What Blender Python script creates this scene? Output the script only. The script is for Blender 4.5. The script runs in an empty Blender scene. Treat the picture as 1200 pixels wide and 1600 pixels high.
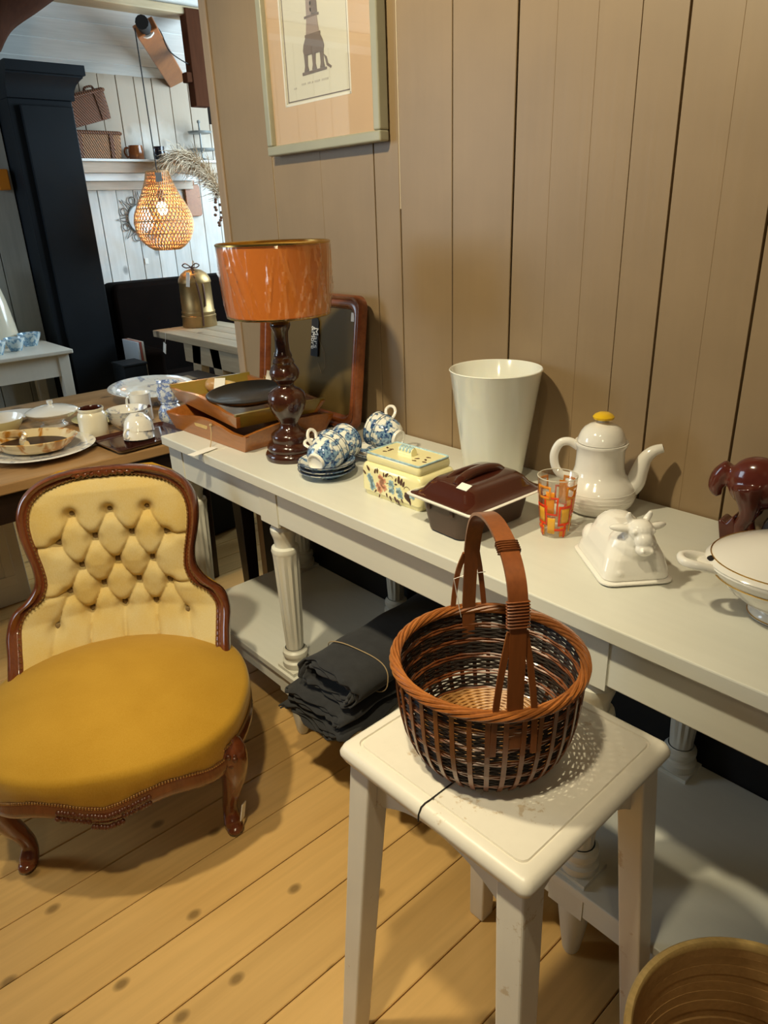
import bpy, bmesh, math, random
from mathutils import Vector, Matrix
random.seed(7)
PI = math.pi
sc = bpy.context.scene
col = sc.collection

# ---------------------------------------------------------------- camera
CAM = Vector((1.2694, -1.3021, 1.348))
FPX = 1119.6
YAW, PITCH, ROLL = -0.8541, 0.398, -0.0389
_f = Vector((math.sin(YAW)*math.cos(PITCH), math.cos(YAW)*math.cos(PITCH), -math.sin(PITCH)))
_r0 = Vector((math.cos(YAW), -math.sin(YAW), 0)); _u0 = _r0.cross(_f)
_r = _r0*math.cos(ROLL) + _u0*math.sin(ROLL)
_u = -_r0*math.sin(ROLL) + _u0*math.cos(ROLL)
cd = bpy.data.cameras.new('camera'); cam = bpy.data.objects.new('camera', cd); col.objects.link(cam)
cd.sensor_fit = 'VERTICAL'; cd.sensor_height = 36.0; cd.lens = FPX/1600*36.0
cd.clip_start = 0.02; cd.clip_end = 60
cam.matrix_world = Matrix(((_r.x, _u.x, -_f.x, CAM.x), (_r.y, _u.y, -_f.y, CAM.y), (_r.z, _u.z, -_f.z, CAM.z), (0, 0, 0, 1)))
sc.camera = cam
def ray(px, py): return _r*((px-600)/FPX) - _u*((py-800)/FPX) + _f
def PZ(px, py, z): d = ray(px, py); return CAM + d*((z-CAM.z)/d.z)      # pixel -> point on a horizontal plane
def PY(px, py, y): d = ray(px, py); return CAM + d*((y-CAM.y)/d.y)      # pixel -> point on a plane parallel to the plank wall
def PX(px, py, x): d = ray(px, py); return CAM + d*((x-CAM.x)/d.x)      # pixel -> point on a plane parallel to the far wall

# ---------------------------------------------------------------- world, lights, exposure
w = bpy.data.worlds.new('world'); sc.world = w; w.use_nodes = True
w.node_tree.nodes['Background'].inputs[0].default_value = (0.80, 0.78, 0.75, 1)
w.node_tree.nodes['Background'].inputs[1].default_value = 0.035
vs = sc.view_settings
vs.view_transform = 'Standard'; vs.look = 'None'; vs.exposure = 0.0; vs.gamma = 1.0; vs.use_curve_mapping = False
def light(name, kind, loc, target, power, color, size=0.1, size_y=None, spot=None, blend=0.5):
    l = bpy.data.lights.new(name, kind); o = bpy.data.objects.new(name, l); col.objects.link(o)
    o.location = loc; l.energy = power; l.color = color
    o.rotation_euler = (Vector(target)-Vector(loc)).to_track_quat('-Z', 'Y').to_euler()
    if kind == 'AREA':
        l.size = size
        if size_y: l.shape = 'RECTANGLE'; l.size_y = size_y
    else: l.shadow_soft_size = size
    if kind == 'SPOT': l.spot_size = spot; l.spot_blend = blend
    return o
WARM = (1.0, 0.87, 0.575)
light('assumed_table_spot', 'SPOT', (0.14, -1.31, 2.40), (0.15, 0.0, 1.15), 101, WARM, 0.05, spot=math.radians(108), blend=0.6)  # assumed spot out of view, placed to suit the shadows on the table
light('assumed_chair_spot', 'SPOT', (0.95, -1.30, 2.40), (-0.22, -0.98, 0.0), 84, WARM, 0.05, spot=math.radians(72), blend=0.6)  # second assumed spot, unseen, placed to suit the shadow under the chair
light('fill_light', 'POINT', (2.2, -2.3, 2.45), (0, 0, 0), 14, WARM, 0.12)  # unseen fill added to lift the room and feed reflections
light('assumed_back_daylight', 'AREA', (-2.15, 2.15, 1.75), (-3.2, 0.3, 1.35), 70, (0.70, 0.89, 1.0), 1.3, 1.2)  # assumed daylight: unseen area light added for the back room, no window modelled
light('assumed_left_daylight', 'AREA', (-2.3, -2.9, 1.75), (-2.4, 0.2, 0.8), 34, (0.68, 0.85, 1.0), 1.2, 1.2)  # also assumed: bare area light added for bluish light from the left, no window

# ---------------------------------------------------------------- mesh builder
def lerp(a, b, t): return a+(b-a)*t
def interp(x, xs, ys):
    if x <= xs[0]: return ys[0]
    for i in range(1, len(xs)):
        if x <= xs[i]:
            return lerp(ys[i-1], ys[i], (x-xs[i-1])/(xs[i]-xs[i-1]))
    return ys[-1]
def spline(pts, n, closed=False):
    """Catmull-Rom through points, n samples per span"""
    P = [Vector(p) for p in pts]; out = []; N = len(P); spans = N if closed else N-1
    for i in range(spans):
        if closed: a, b, c, d = P[(i-1) % N], P[i], P[(i+1) % N], P[(i+2) % N]
        else: a, b, c, d = P[max(i-1, 0)], P[i], P[i+1], P[min(i+2, N-1)]
        for k in range(n):
            t = k/n
            out.append(0.5*((2*b)+(c-a)*t+(2*a-5*b+4*c-d)*t*t+(3*b-a-3*c+d)*t*t*t))
    if not closed: out.append(P[-1].copy())
    return out
class MB:
    def __init__(s): s.v = []; s.f = []
    def add(s, vs, fs, M=None):
        o = len(s.v)
        for p in vs:
            p = Vector(p); s.v.append(tuple(M @ p) if M else tuple(p))
        s.f += [tuple(i+o for i in f) for f in fs]; return s
    def box(s, x0, x1, y0, y1, z0, z1, M=None):
        return s.add([(x0,y0,z0),(x1,y0,z0),(x1,y1,z0),(x0,y1,z0),(x0,y0,z1),(x1,y0,z1),(x1,y1,z1),(x0,y1,z1)],
                     [(0,3,2,1),(4,5,6,7),(0,1,5,4),(1,2,6,5),(2,3,7,6),(3,0,4,7)], M)
    def hexa(s, b, t, M=None):      # two quads bottom/top
        return s.add(list(b)+list(t), [(0,3,2,1),(4,5,6,7),(0,1,5,4),(1,2,6,5),(2,3,7,6),(3,0,4,7)], M)
    def lathe(s, prof, seg=32, M=None, sx=1.0, sy=1.0):
        vs, fs, rows = [], [], []
        for r, z in prof:
            if r < 1e-6: rows.append([len(vs)]); vs.append((0, 0, z))
            else:
                rows.append(list(range(len(vs), len(vs)+seg)))
                vs += [(r*sx*math.cos(2*PI*k/seg), r*sy*math.sin(2*PI*k/seg), z) for k in range(seg)]
        for a, b in zip(rows[:-1], rows[1:]):
            for k in range(seg):
                k2 = (k+1) % seg
                if len(a) == 1 and len(b) == 1: continue
                if len(a) == 1: fs.append((a[0], b[k2], b[k]))
                elif len(b) == 1: fs.append((a[k], a[k2], b[0]))
                else: fs.append((a[k], a[k2], b[k2], b[k]))
        return s.add(vs, fs, M)
    def tube(s, pts, r, seg=8, closed=False, M=None, flat=1.0, up=None):
        P = [Vector(p) for p in pts]; n = len(P); vs, fs = [], []
        R = r if isinstance(r, (list, tuple)) else [r]*n
        nrm = None
        for i in range(n):
            if closed: t = P[(i+1) % n]-P[i-1]
            else: t = P[min(i+1, n-1)]-P[max(i-1, 0)]
            t.normalize()
            if up is not None: a = Vector(up)
            elif nrm is None: a = Vector((0, 0, 1)) if abs(t.z) < 0.9 else Vector((1, 0, 0))
            else: a = nrm
            nrm = (a - t*a.dot(t)); nrm.normalize(); b = t.cross(nrm)
            for k in range(seg):
                c = 2*PI*k/seg
                vs.append(P[i] + nrm*(R[i]*flat*math.cos(c)) + b*(R[i]*math.sin(c)))
        for i in range(n if closed else n-1):
            j = (i+1) % n
            for k in range(seg):
                k2 = (k+1) % seg
                fs.append((i*seg+k, i*seg+k2, j*seg+k2, j*seg+k))
        if not closed:
            fs.append(tuple(range(seg))[::-1]); fs.append(tuple((n-1)*seg+k for k in range(seg)))
        return s.add(vs, fs, M)
    def strip(s, pts, wdir, w, th, M=None, ndir=None):  # flat band along a path: wdir = width direction
        P = [Vector(p) for p in pts]; n = len(P); vs, fs = [], []
        W = w if isinstance(w, (list, tuple)) else [w]*n
        for i in range(n):
            t = (P[min(i+1, n-1)]-P[max(i-1, 0)]).normalized()
            wd = Vector(wdir(i) if callable(wdir) else wdir); wd = (wd - t*wd.dot(t)).normalized()
            nn = t.cross(wd)
            for a, b in ((-1, -1), (1, -1), (1, 1), (-1, 1)):
                vs.append(P[i] + wd*(a*W[i]/2) + nn*(b*th/2))
        for i in range(n-1):
            for k in range(4):
                k2 = (k+1) % 4
                fs.append((i*4+k, i*4+k2, i*4+4+k2, i*4+4+k))
        fs.append((3, 2, 1, 0)); fs.append(tuple((n-1)*4+k for k in range(4)))
        return s.add(vs, fs, M)
    def prism(s, poly, h0, h1, M=None):     # polygon in xy extruded in z
        n = len(poly)
        vs = [(p[0], p[1], h0) for p in poly]+[(p[0], p[1], h1) for p in poly]
        fs = [tuple(range(n))[::-1], tuple(range(n, 2*n))]+[(i, (i+1) % n, n+(i+1) % n, n+i) for i in range(n)]
        return s.add(vs, fs, M)
    def grid(s, fn, nu, nv, cu=False, cv=False, M=None):
        vs = [fn(i, j) for i in range(nu) for j in range(nv)]; fs = []
        for i in range(nu if cu else nu-1):
            for j in range(nv if cv else nv-1):
                a, b = i*nv+j, ((i+1) % nu)*nv+j
                c, d = ((i+1) % nu)*nv+(j+1) % nv, i*nv+(j+1) % nv
                fs.append((a, b, c, d))
        return s.add(vs, fs, M)
    def ball(s, c, r, seg=16, rings=10, M=None, R=None):
        r = r if isinstance(r, (list, tuple)) else (r, r, r)
        prof = [(math.sin(PI*k/rings), -math.cos(PI*k/rings)) for k in range(rings+1)]
        prof[0] = (0, -1); prof[-1] = (0, 1)
        L = Matrix.Translation(Vector(c)) @ (R.to_4x4() if R else Matrix.Identity(4)) @ Matrix.Diagonal((r[0], r[1], r[2], 1))
        return s.lathe(prof, seg, (M @ L) if M else L)
    def mesh(s, name, mat, smooth=True, angle=40, weld=False):
        me = bpy.data.meshes.new(name); me.from_pydata([tuple(v) for v in s.v], [], s.f); me.validate()
        bm = bmesh.new(); bm.from_mesh(me)
        if weld: bmesh.ops.remove_doubles(bm, verts=bm.verts, dist=1e-5)
        bmesh.ops.recalc_face_normals(bm, faces=bm.faces); bm.to_mesh(me); bm.free()
        if smooth:
            me.polygons.foreach_set('use_smooth', [True]*len(me.polygons))
            me.set_sharp_from_angle(angle=math.radians(angle))
        if mat: me.materials.append(mat)
        return me
    def build(s, name, mat, parent=None, loc=(0, 0, 0), rot=None, smooth=True, angle=40, bevel=0, seg=2, subd=0, solid=0, remesh=0, relax=0, weld=False):
        o = bpy.data.objects.new(name, s.mesh(name, mat, smooth, angle, weld)); col.objects.link(o)
        if parent: o.parent = parent
        o.location = loc
        if rot: o.rotation_euler = rot
        if remesh:
            m = o.modifiers.new('r', 'REMESH'); m.mode = 'VOXEL'; m.voxel_size = remesh; m.use_smooth_shade = True
        if relax:
            m = o.modifiers.new('s', 'SMOOTH'); m.factor = 0.5; m.iterations = relax
        if solid:
            m = o.modifiers.new('t', 'SOLIDIFY'); m.thickness = solid; m.offset = 0
        if bevel:
            m = o.modifiers.new('b', 'BEVEL'); m.width = bevel; m.segments = seg; m.limit_method = 'ANGLE'; m.angle_limit = math.radians(35)
        if subd:
            m = o.modifiers.new('u', 'SUBSURF'); m.levels = subd; m.render_levels = subd
        return o
def link_copy(o, parent=None, loc=None, rot=None):
    c = o.copy(); col.objects.link(c)
    if parent is not None: c.parent = parent
    if loc is not None: c.location = loc
    if rot is not None: c.rotation_euler = rot
    return c
def tag(o, label, cat, group=None):
    o['label'] = label; o['category'] = cat
    if group: o['group'] = group
    return o
def thing(name, label, cat, loc=(0, 0, 0), rz=0.0, group=None):
    o = bpy.data.objects.new(name, None); col.objects.link(o)
    o.location = loc; o.rotation_euler = (0, 0, rz); o.empty_display_size = 0.05
    return tag(o, label, cat, group)
def struct(o): o['kind'] = 'structure'; return o
def dup(root, label=None, loc=None, rot=None):
    r = link_copy(root, None, loc, rot)
    if label: r['label'] = label
    for ch in list(root.children):
        c = link_copy(ch, r)
        for g in list(ch.children): link_copy(g, c)
    return r
def T(*a): return Matrix.Translation(Vector(a))
def RZ(a): return Matrix.Rotation(a, 4, 'Z')
def RX(a): return Matrix.Rotation(a, 4, 'X')
def RY(a): return Matrix.Rotation(a, 4, 'Y')
def axis_to(d): return Vector(d).to_track_quat('Z', 'Y').to_matrix().to_4x4()
def arc(r, a0, a1, n, cx=0, cy=0): return [(cx+r*math.cos(lerp(a0, a1, k/n)), cy+r*math.sin(lerp(a0, a1, k/n))) for k in range(n+1)]
def rrect(hx, hy, r, n=5, cx=0, cy=0):
    out = []
    for sx, sy, a in ((1, 1, 0), (-1, 1, PI/2), (-1, -1, PI), (1, -1, 1.5*PI)):
        out += arc(r, a, a+PI/2, n, cx+sx*(hx-r), cy+sy*(hy-r))
    return out

# ---------------------------------------------------------------- materials
def _nt(name):
    m = bpy.data.materials.new(name); m.use_nodes = True; nt = m.node_tree
    b = nt.nodes['Principled BSDF']; return m, nt, b
def N(nt, t, **k):
    n = nt.nodes.new(t)
    for a, v in k.items():
        if a.startswith('i_'): n.inputs[a[2:].replace('_', ' ')].default_value = v
        else: setattr(n, a, v)
    return n
def coords(nt, scale=(1, 1, 1), rot=(0, 0, 0), per_object=False, kind='Object'):
    tc = N(nt, 'ShaderNodeTexCoord'); mp = N(nt, 'ShaderNodeMapping')
    mp.inputs['Scale'].default_value = scale; mp.inputs['Rotation'].default_value = rot
    nt.links.new(tc.outputs[kind], mp.inputs['Vector'])
    if per_object:
        oi = N(nt, 'ShaderNodeObjectInfo'); ml = N(nt, 'ShaderNodeVectorMath', operation='SCALE'); cb = N(nt, 'ShaderNodeCombineXYZ')
        mu = N(nt, 'ShaderNodeMath', operation='MULTIPLY'); mu.inputs[1].default_value = 37.0
        nt.links.new(oi.outputs['Random'], mu.inputs[0])
        for k in range(3): nt.links.new(mu.outputs[0], cb.inputs[k])
        nt.links.new(cb.outputs[0], mp.inputs['Location'])
    return mp.outputs[0]
def ramp(nt, fac, stops, interp='LINEAR'):
    r = N(nt, 'ShaderNodeValToRGB'); r.color_ramp.interpolation = interp
    while len(r.color_ramp.elements) < len(stops): r.color_ramp.elements.new(0.5)
    for e, (p, c) in zip(r.color_ramp.elements, stops):
        e.position = p; e.color = (*c, 1) if len(c) == 3 else c
    nt.links.new(fac, r.inputs[0]); return r.outputs[0]
def mixc(nt, fac, a, b, mode='MIX'):
    m = N(nt, 'ShaderNodeMix', data_type='RGBA', blend_type=mode)
    for s, v in ((m.inputs[0], fac), (m.inputs[6], a), (m.inputs[7], b)):
        if hasattr(v, 'links'): nt.links.new(v, s)
        elif isinstance(v, (int, float)): s.default_value = v
        else: s.default_value = (*v, 1) if len(v) == 3 else v
    return m.outputs[2]
def bump(nt, b, height, strength=0.2, dist=0.002):
    n = N(nt, 'ShaderNodeBump'); n.inputs['Strength'].default_value = strength; n.inputs['Distance'].default_value = dist
    nt.links.new(height, n.inputs['Height']); nt.links.new(n.outputs[0], b.inputs['Normal'])
def plain(name, c, rough=0.5, metal=0.0, spec=0.5, coat=0.0, sheen=0.0, trans=0.0, ior=1.45, var=0.0, vscale=20, bmp=0.0, bscale=80, sss=0.0, alpha=1.0, emit=None, es=0.0):
    m, nt, b = _nt(name)
    b.inputs['Base Color'].default_value = (*c, 1); b.inputs['Roughness'].default_value = rough
    b.inputs['Metallic'].default_value = metal; b.inputs['Specular IOR Level'].default_value = spec
    b.inputs['Coat Weight'].default_value = coat; b.inputs['Coat Roughness'].default_value = 0.06
    b.inputs['Sheen Weight'].default_value = sheen; b.inputs['Transmission Weight'].default_value = trans
    b.inputs['IOR'].default_value = ior; b.inputs['Alpha'].default_value = alpha
    if sss: b.inputs['Subsurface Weight'].default_value = sss; b.inputs['Subsurface Radius'].default_value = (0.01, 0.008, 0.006)
    if emit: b.inputs['Emission Color'].default_value = (*emit, 1); b.inputs['Emission Strength'].default_value = es
    v = coords(nt)
    if var:
        n = N(nt, 'ShaderNodeTexNoise'); n.inputs['Scale'].default_value = vscale; n.inputs['Detail'].default_value = 4
        nt.links.new(v, n.inputs['Vector'])
        o = ramp(nt, n.outputs[0], [(0.3, tuple(x*(1-var) for x in c)), (0.7, tuple(min(1, x*(1+var)) for x in c))])
        nt.links.new(o, b.inputs['Base Color'])
    if bmp:
        n = N(nt, 'ShaderNodeTexNoise'); n.inputs['Scale'].default_value = bscale; n.inputs['Detail'].default_value = 3
        nt.links.new(v, n.inputs['Vector']); bump(nt, b, n.outputs[0], bmp)
    return m
def wood(name, c1, c2, axis='Z', rough=0.4, scale=14, stretch=0.06, coat=0.0, bmp=0.1, knots=None, per_object=True, dirt=None, krot=(0, 0, 0)):
    m, nt, b = _nt(name)
    s = [1, 1, 1]; s['XYZ'.index(axis)] = stretch
    v = coords(nt, tuple(s), per_object=per_object)
    n = N(nt, 'ShaderNodeTexNoise'); n.inputs['Scale'].default_value = scale; n.inputs['Detail'].default_value = 6; n.inputs['Distortion'].default_value = 0.6
    n2 = N(nt, 'ShaderNodeTexNoise'); n2.inputs['Scale'].default_value = scale*7; n2.inputs['Detail'].default_value = 3
    nt.links.new(v, n.inputs['Vector']); nt.links.new(v, n2.inputs['Vector'])
    c = ramp(nt, n.outputs[0], [(0.32, c1), (0.68, c2)])
    c = mixc(nt, 0.25, c, ramp(nt, n2.outputs[0], [(0.35, tuple(x*0.55 for x in c1)), (0.65, c2)]))
    if per_object:
        oi = N(nt, 'ShaderNodeObjectInfo')
        c = mixc(nt, 0.30, c, ramp(nt, oi.outputs['Random'], [(0, tuple(x*0.8 for x in c1)), (1, tuple(min(1, x*1.15) for x in c2))]))
    if knots:
        ks = [1, 1, 1]; ks['XYZ'.index(axis)] = 0.7
        kv = coords(nt, tuple(ks), krot, per_object=True)
        vo = N(nt, 'ShaderNodeTexVoronoi', voronoi_dimensions='2D'); vo.inputs['Scale'].default_value = knots
        nt.links.new(kv, vo.inputs['Vector'])
        c = mixc(nt, ramp(nt, vo.outputs['Distance'], [(0.03, (0.85, 0.85, 0.85)), (0.055, (0.45, 0.45, 0.45)), (0.075, (0, 0, 0))]), c, tuple(x*0.38 for x in c1))
    if dirt:
        dv = coords(nt); dn = N(nt, 'ShaderNodeTexNoise'); dn.inputs['Scale'].default_value = 5; dn.inputs['Detail'].default_value = 5
        nt.links.new(dv, dn.inputs['Vector']); c = mixc(nt, ramp(nt, dn.outputs[0], [(0.45, (0, 0, 0)), (0.75, (0.6, 0.6, 0.6))]), c, dirt)
    nt.links.new(c, b.inputs['Base Color']); b.inputs['Roughness'].default_value = rough
    b.inputs['Coat Weight'].default_value = coat; b.inputs['Coat Roughness'].default_value = 0.12
    if bmp: bump(nt, b, n2.outputs[0], bmp, 0.001)
    return m
def paint(name, c, rough=0.5, wear=None, grain_axis='Z', var=0.06, wscale=9, wth=0.70, bmp=0.15):
    """painted wood: faint brush grain, chips where the wood shows"""
    m, nt, b = _nt(name)
    s = [1, 1, 1]; s['XYZ'.index(grain_axis)] = 0.05
    v = coords(nt, tuple(s), per_object=True); v2 = coords(nt)
    n = N(nt, 'ShaderNodeTexNoise'); n.inputs['Scale'].default_value = 70; n.inputs['Detail'].default_value = 4
    nt.links.new(v, n.inputs['Vector'])
    l = N(nt, 'ShaderNodeTexNoise'); l.inputs['Scale'].default_value = 6; l.inputs['Detail'].default_value = 5; nt.links.new(v2, l.inputs['Vector'])
    cc = ramp(nt, l.outputs[0], [(0.3, tuple(x*(1-var) for x in c)), (0.7, tuple(min(1, x*(1+var)) for x in c))])
    cc = mixc(nt, 0.10, cc, ramp(nt, n.outputs[0], [(0.3, tuple(x*0.7 for x in c)), (0.7, c)]))
    if wear:
        k = N(nt, 'ShaderNodeTexNoise'); k.inputs['Scale'].default_value = wscale; k.inputs['Detail'].default_value = 9; k.inputs['Roughness'].default_value = 0.7
        nt.links.new(v2, k.inputs['Vector'])
        cc = mixc(nt, ramp(nt, k.outputs[0], [(wth, (0, 0, 0)), (wth+0.03, (0.8, 0.8, 0.8))]), cc, wear)
    nt.links.new(cc, b.inputs['Base Color']); b.inputs['Roughness'].default_value = rough
    bump(nt, b, n.outputs[0], bmp, 0.001)
    return m
def film(name, fac, rough):     # clear film: mostly see-through with a glossy sheen
    m, nt, b = _nt(name); nt.nodes.remove(b); tr = N(nt, 'ShaderNodeBsdfTransparent'); gl_ = N(nt, 'ShaderNodeBsdfGlossy'); gl_.inputs['Roughness'].default_value = rough; gl_.inputs['Color'].default_value = (1, .93, .8, 1)
    lw = N(nt, 'ShaderNodeLayerWeight'); lw.inputs['Blend'].default_value = 0.5; mx = N(nt, 'ShaderNodeMixShader')
    mr_ = N(nt, 'ShaderNodeMapRange'); pw = N(nt, 'ShaderNodeMath', operation='POWER'); pw.inputs[1].default_value = 3.0; nt.links.new(lw.outputs['Facing'], pw.inputs[0]); nt.links.new(pw.outputs[0], mr_.inputs[0]); mr_.inputs[3].default_value = fac*0.25; mr_.inputs[4].default_value = min(0.8, fac*2); nt.links.new(mr_.outputs[0], mx.inputs[0]); nt.links.new(tr.outputs[0], mx.inputs[1]); nt.links.new(gl_.outputs[0], mx.inputs[2]); nt.links.new(mx.outputs[0], nt.nodes['Material Output'].inputs[0]); return m
M = {}
M['wall_brown'] = paint('brown_wall_paint', (0.312, 0.216, 0.120), 0.42, wear=(0.5, 0.40, 0.28), wscale=22, wth=0.76, bmp=0.35)
M['groove'] = plain('dark_groove', (0.012, 0.008, 0.006), 0.9)
M['black_wall_foot'] = plain('black_wall_foot', (0.006, 0.005, 0.005), 0.6)
M['cream'] = paint('cream_paint', (0.69, 0.685, 0.615), 0.34, grain_axis='X', var=0.03, bmp=0.10)
M['cream_leg'] = paint('cream_leg_paint', (0.68, 0.665, 0.58), 0.38, wear=(0.35, 0.26, 0.15), wscale=24, wth=0.74, bmp=0.1)
M['stool'] = paint('worn_white_paint', (0.74, 0.69, 0.60), 0.36, wear=(0.52, 0.40, 0.26), wscale=15, wth=0.615, bmp=0.2, var=0.05)
M['floor'] = wood('pine_floor', (0.60, 0.355, 0.120), (0.72, 0.45, 0.165), 'Y', 0.33, 9, 0.05, coat=0.10, bmp=0.06, knots=5.6)
M['walnut'] = wood('polished_walnut', (0.115, 0.027, 0.008), (0.19, 0.050, 0.014), 'Z', 0.22, 20, 0.15, coat=0.5, bmp=0.02, per_object=False)
M['carving'] = plain('carved_walnut', (0.075, 0.020, 0.008), 0.32, coat=0.3)
M['nail'] = plain('brass_nail', (0.42, 0.26, 0.12), 0.35, metal=0.9)
M['button'] = plain('velvet_button', (0.20, 0.13, 0.05), 0.8, sheen=0.3)
def velvet(name, c1, c2, c3):
    m, nt, b = _nt(name)
    v = coords(nt); n = N(nt, 'ShaderNodeTexNoise'); n.inputs['Scale'].default_value = 9; n.inputs['Detail'].default_value = 4; nt.links.new(v, n.inputs['Vector'])
    f = N(nt, 'ShaderNodeTexNoise'); f.inputs['Scale'].default_value = 500; nt.links.new(coords(nt, (1, 1, 0.3)), f.inputs['Vector'])
    c = mixc(nt, 0.25, ramp(nt, n.outputs[0], [(0.35, c1), (0.65, c2)]), ramp(nt, f.outputs[0], [(0.35, c1), (0.65, c3)]))
    nt.links.new(c, b.inputs['Base Color']); b.inputs['Roughness'].default_value = 0.85
    b.inputs['Sheen Weight'].default_value = 0.35; b.inputs['Sheen Roughness'].default_value = 0.4; b.inputs['Sheen Tint'].default_value = (1.0, 0.88, 0.55, 1)
    b.inputs['Specular IOR Level'].default_value = 0.15
    bump(nt, b, f.outputs[0], 0.15, 0.0006)
    return m
M['velvet_seat'] = velvet('gold_velvet', (0.43, 0.225, 0.018), (0.49, 0.265, 0.026), (0.55, 0.33, 0.055))
M['velvet_back'] = velvet('pale_gold_velvet', (0.60, 0.42, 0.13), (0.60, 0.48, 0.24), (0.68, 0.56, 0.32))
M['ceramic'] = plain('white_ceramic', (0.86, 0.83, 0.77), 0.12, coat=0.6, spec=0.5)
M['ceramic_cream'] = plain('cream_ceramic', (0.80, 0.74, 0.58), 0.16, coat=0.5)
M['gold'] = plain('gold_rim', (0.62, 0.40, 0.12), 0.25, metal=1.0)
M['opal'] = plain('opal_glass', (0.86, 0.87, 0.80), 0.10, coat=0.6, sss=0.25)
M['clear'] = film('clear_glass', 0.5, 0.05)
M['glass_orange'] = plain('orange_glass_paint', (0.85, 0.30, 0.02), 0.2, alpha=0.82)
M['glass_yellow'] = plain('amber_glass_paint', (0.90, 0.48, 0.05), 0.2, alpha=0.75)
M['glass_red'] = plain('red_glass_paint', (0.75, 0.055, 0.01), 0.2)
M['yellow_knob'] = plain('yellow_glaze', (0.83, 0.52, 0.02), 0.15, coat=0.6)
M['brown_glaze'] = plain('brown_glaze', (0.052, 0.012, 0.007), 0.10, coat=0.7)
M['brown_matt'] = plain('brown_stoneware', (0.075, 0.042, 0.028), 0.45, var=0.15)
M['horse'] = plain('reddish_brown_glaze', (0.10, 0.020, 0.012), 0.16, coat=0.5, var=0.35, vscale=18)
M['slate'] = plain('blue_grey_glaze', (0.035, 0.035, 0.045), 0.2, coat=0.5)
M['butter'] = plain('pale_yellow_glaze', (0.83, 0.76, 0.42), 0.14, coat=0.5)
M['lightblue'] = plain('light_blue_glaze', (0.35, 0.52, 0.58), 0.2, coat=0.4, var=0.25, vscale=90)
M['pink'] = plain('salmon_glaze', (0.72, 0.34, 0.20), 0.25, var=0.25, vscale=150)
M['leaf'] = plain('dark_brown_glaze', (0.085, 0.035, 0.02), 0.25)
M['paper'] = plain('white_paper', (0.82, 0.80, 0.75), 0.8)
M['black_card'] = plain('black_card', (0.012, 0.012, 0.013), 0.7)
M['wicker'] = wood('brown_wicker', (0.125, 0.032, 0.008), (0.25, 0.075, 0.018), 'Z', 0.35, 30, 0.2, coat=0.3, bmp=0.05, per_object=True)
M['wicker_dark'] = plain('dark_wicker', (0.022, 0.013, 0.009), 0.5, spec=0.3, var=0.3, vscale=60)
M['wicker_light'] = wood('golden_wicker', (0.36, 0.16, 0.04), (0.52, 0.26, 0.075), 'X', 0.4, 40, 0.3, bmp=0.1, per_object=False)
M['wicker_rim'] = wood('rim_wicker', (0.22, 0.062, 0.012), (0.40, 0.135, 0.028), 'Z', 0.35, 30, 0.2, coat=0.3, bmp=0.05, per_object=True)
M['strap'] = wood('handle_strap', (0.16, 0.042, 0.010), (0.26, 0.078, 0.019), 'Z', 0.35, 30, 0.1, coat=0.25, bmp=0.05, per_object=True)
M['bamboo'] = wood('bamboo', (0.36, 0.20, 0.07), (0.52, 0.31, 0.12), 'X', 0.4, 30, 0.3, bmp=0.1, per_object=True)
M['bamboo_rim'] = wood('bamboo_rim', (0.60, 0.40, 0.14), (0.72, 0.50, 0.20), 'X', 0.35, 30, 0.3, bmp=0.05, per_object=False)
M['felt'] = plain('charcoal_cloth', (0.030, 0.030, 0.032), 0.95, var=0.15, vscale=40, bmp=0.4, bscale=900, sheen=0.1)
M['twine'] = plain('jute_twine', (0.42, 0.30, 0.16), 0.9)
M['pine_tray'] = wood('orange_pine', (0.30, 0.090, 0.014), (0.42, 0.145, 0.028), 'X', 0.28, 16, 0.1, coat=0.4, bmp=0.03, per_object=False)
M['green_tray'] = wood('olive_bamboo', (0.36, 0.20, 0.03), (0.17, 0.15, 0.025), 'X', 0.28, 5, 0.6, coat=0.4, bmp=0.02, per_object=False)
M['black_plate'] = plain('black_lacquer', (0.010, 0.009, 0.008), 0.28, coat=0.2)
M['mahog'] = wood('reddish_wood', (0.16, 0.040, 0.012), (0.26, 0.075, 0.022), 'X', 0.25, 16, 0.2, coat=0.4, bmp=0.05, per_object=False)
M['tray_glass'] = plain('dark_smoked_panel', (0.125, 0.082, 0.028), 0.22, spec=0.3)
M['dark_wood'] = wood('dark_turned_wood', (0.030, 0.009, 0.005), (0.055, 0.016, 0.008), 'Z', 0.16, 20, 0.2, coat=0.6, bmp=0.01, per_object=False)
M['shade'] = plain('orange_fabric_shade', (0.57, 0.160, 0.010), 0.6)
M['shade_in'] = plain('gold_shade_lining', (0.75, 0.46, 0.09), 0.35, metal=0.7)
M['wrap'] = film('plastic_wrap', 0.75, 0.22)
M['pic_frame'] = paint('grey_green_frame', (0.38, 0.37, 0.28), 0.35, grain_axis='X', var=0.08, bmp=0.05)
M['pic_mat'] = plain('tan_passepartout', (0.66, 0.46, 0.29), 0.6)
M['pic_edge'] = plain('white_mat_bevel', (0.85, 0.82, 0.74), 0.6)
M['pic_paper'] = plain('ivory_print_paper', (0.72, 0.68, 0.56), 0.6)
M['ink'] = plain('sepia_ink', (0.19, 0.14, 0.12), 0.7)
M['ink_soft'] = plain('soft_sepia_ink', (0.36, 0.28, 0.25), 0.7)
M['ink_pale'] = plain('pale_ink', (0.55, 0.50, 0.42), 0.7)
M['pic_glass'] = film('picture_glass', 0.2, 0.02)
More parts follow.
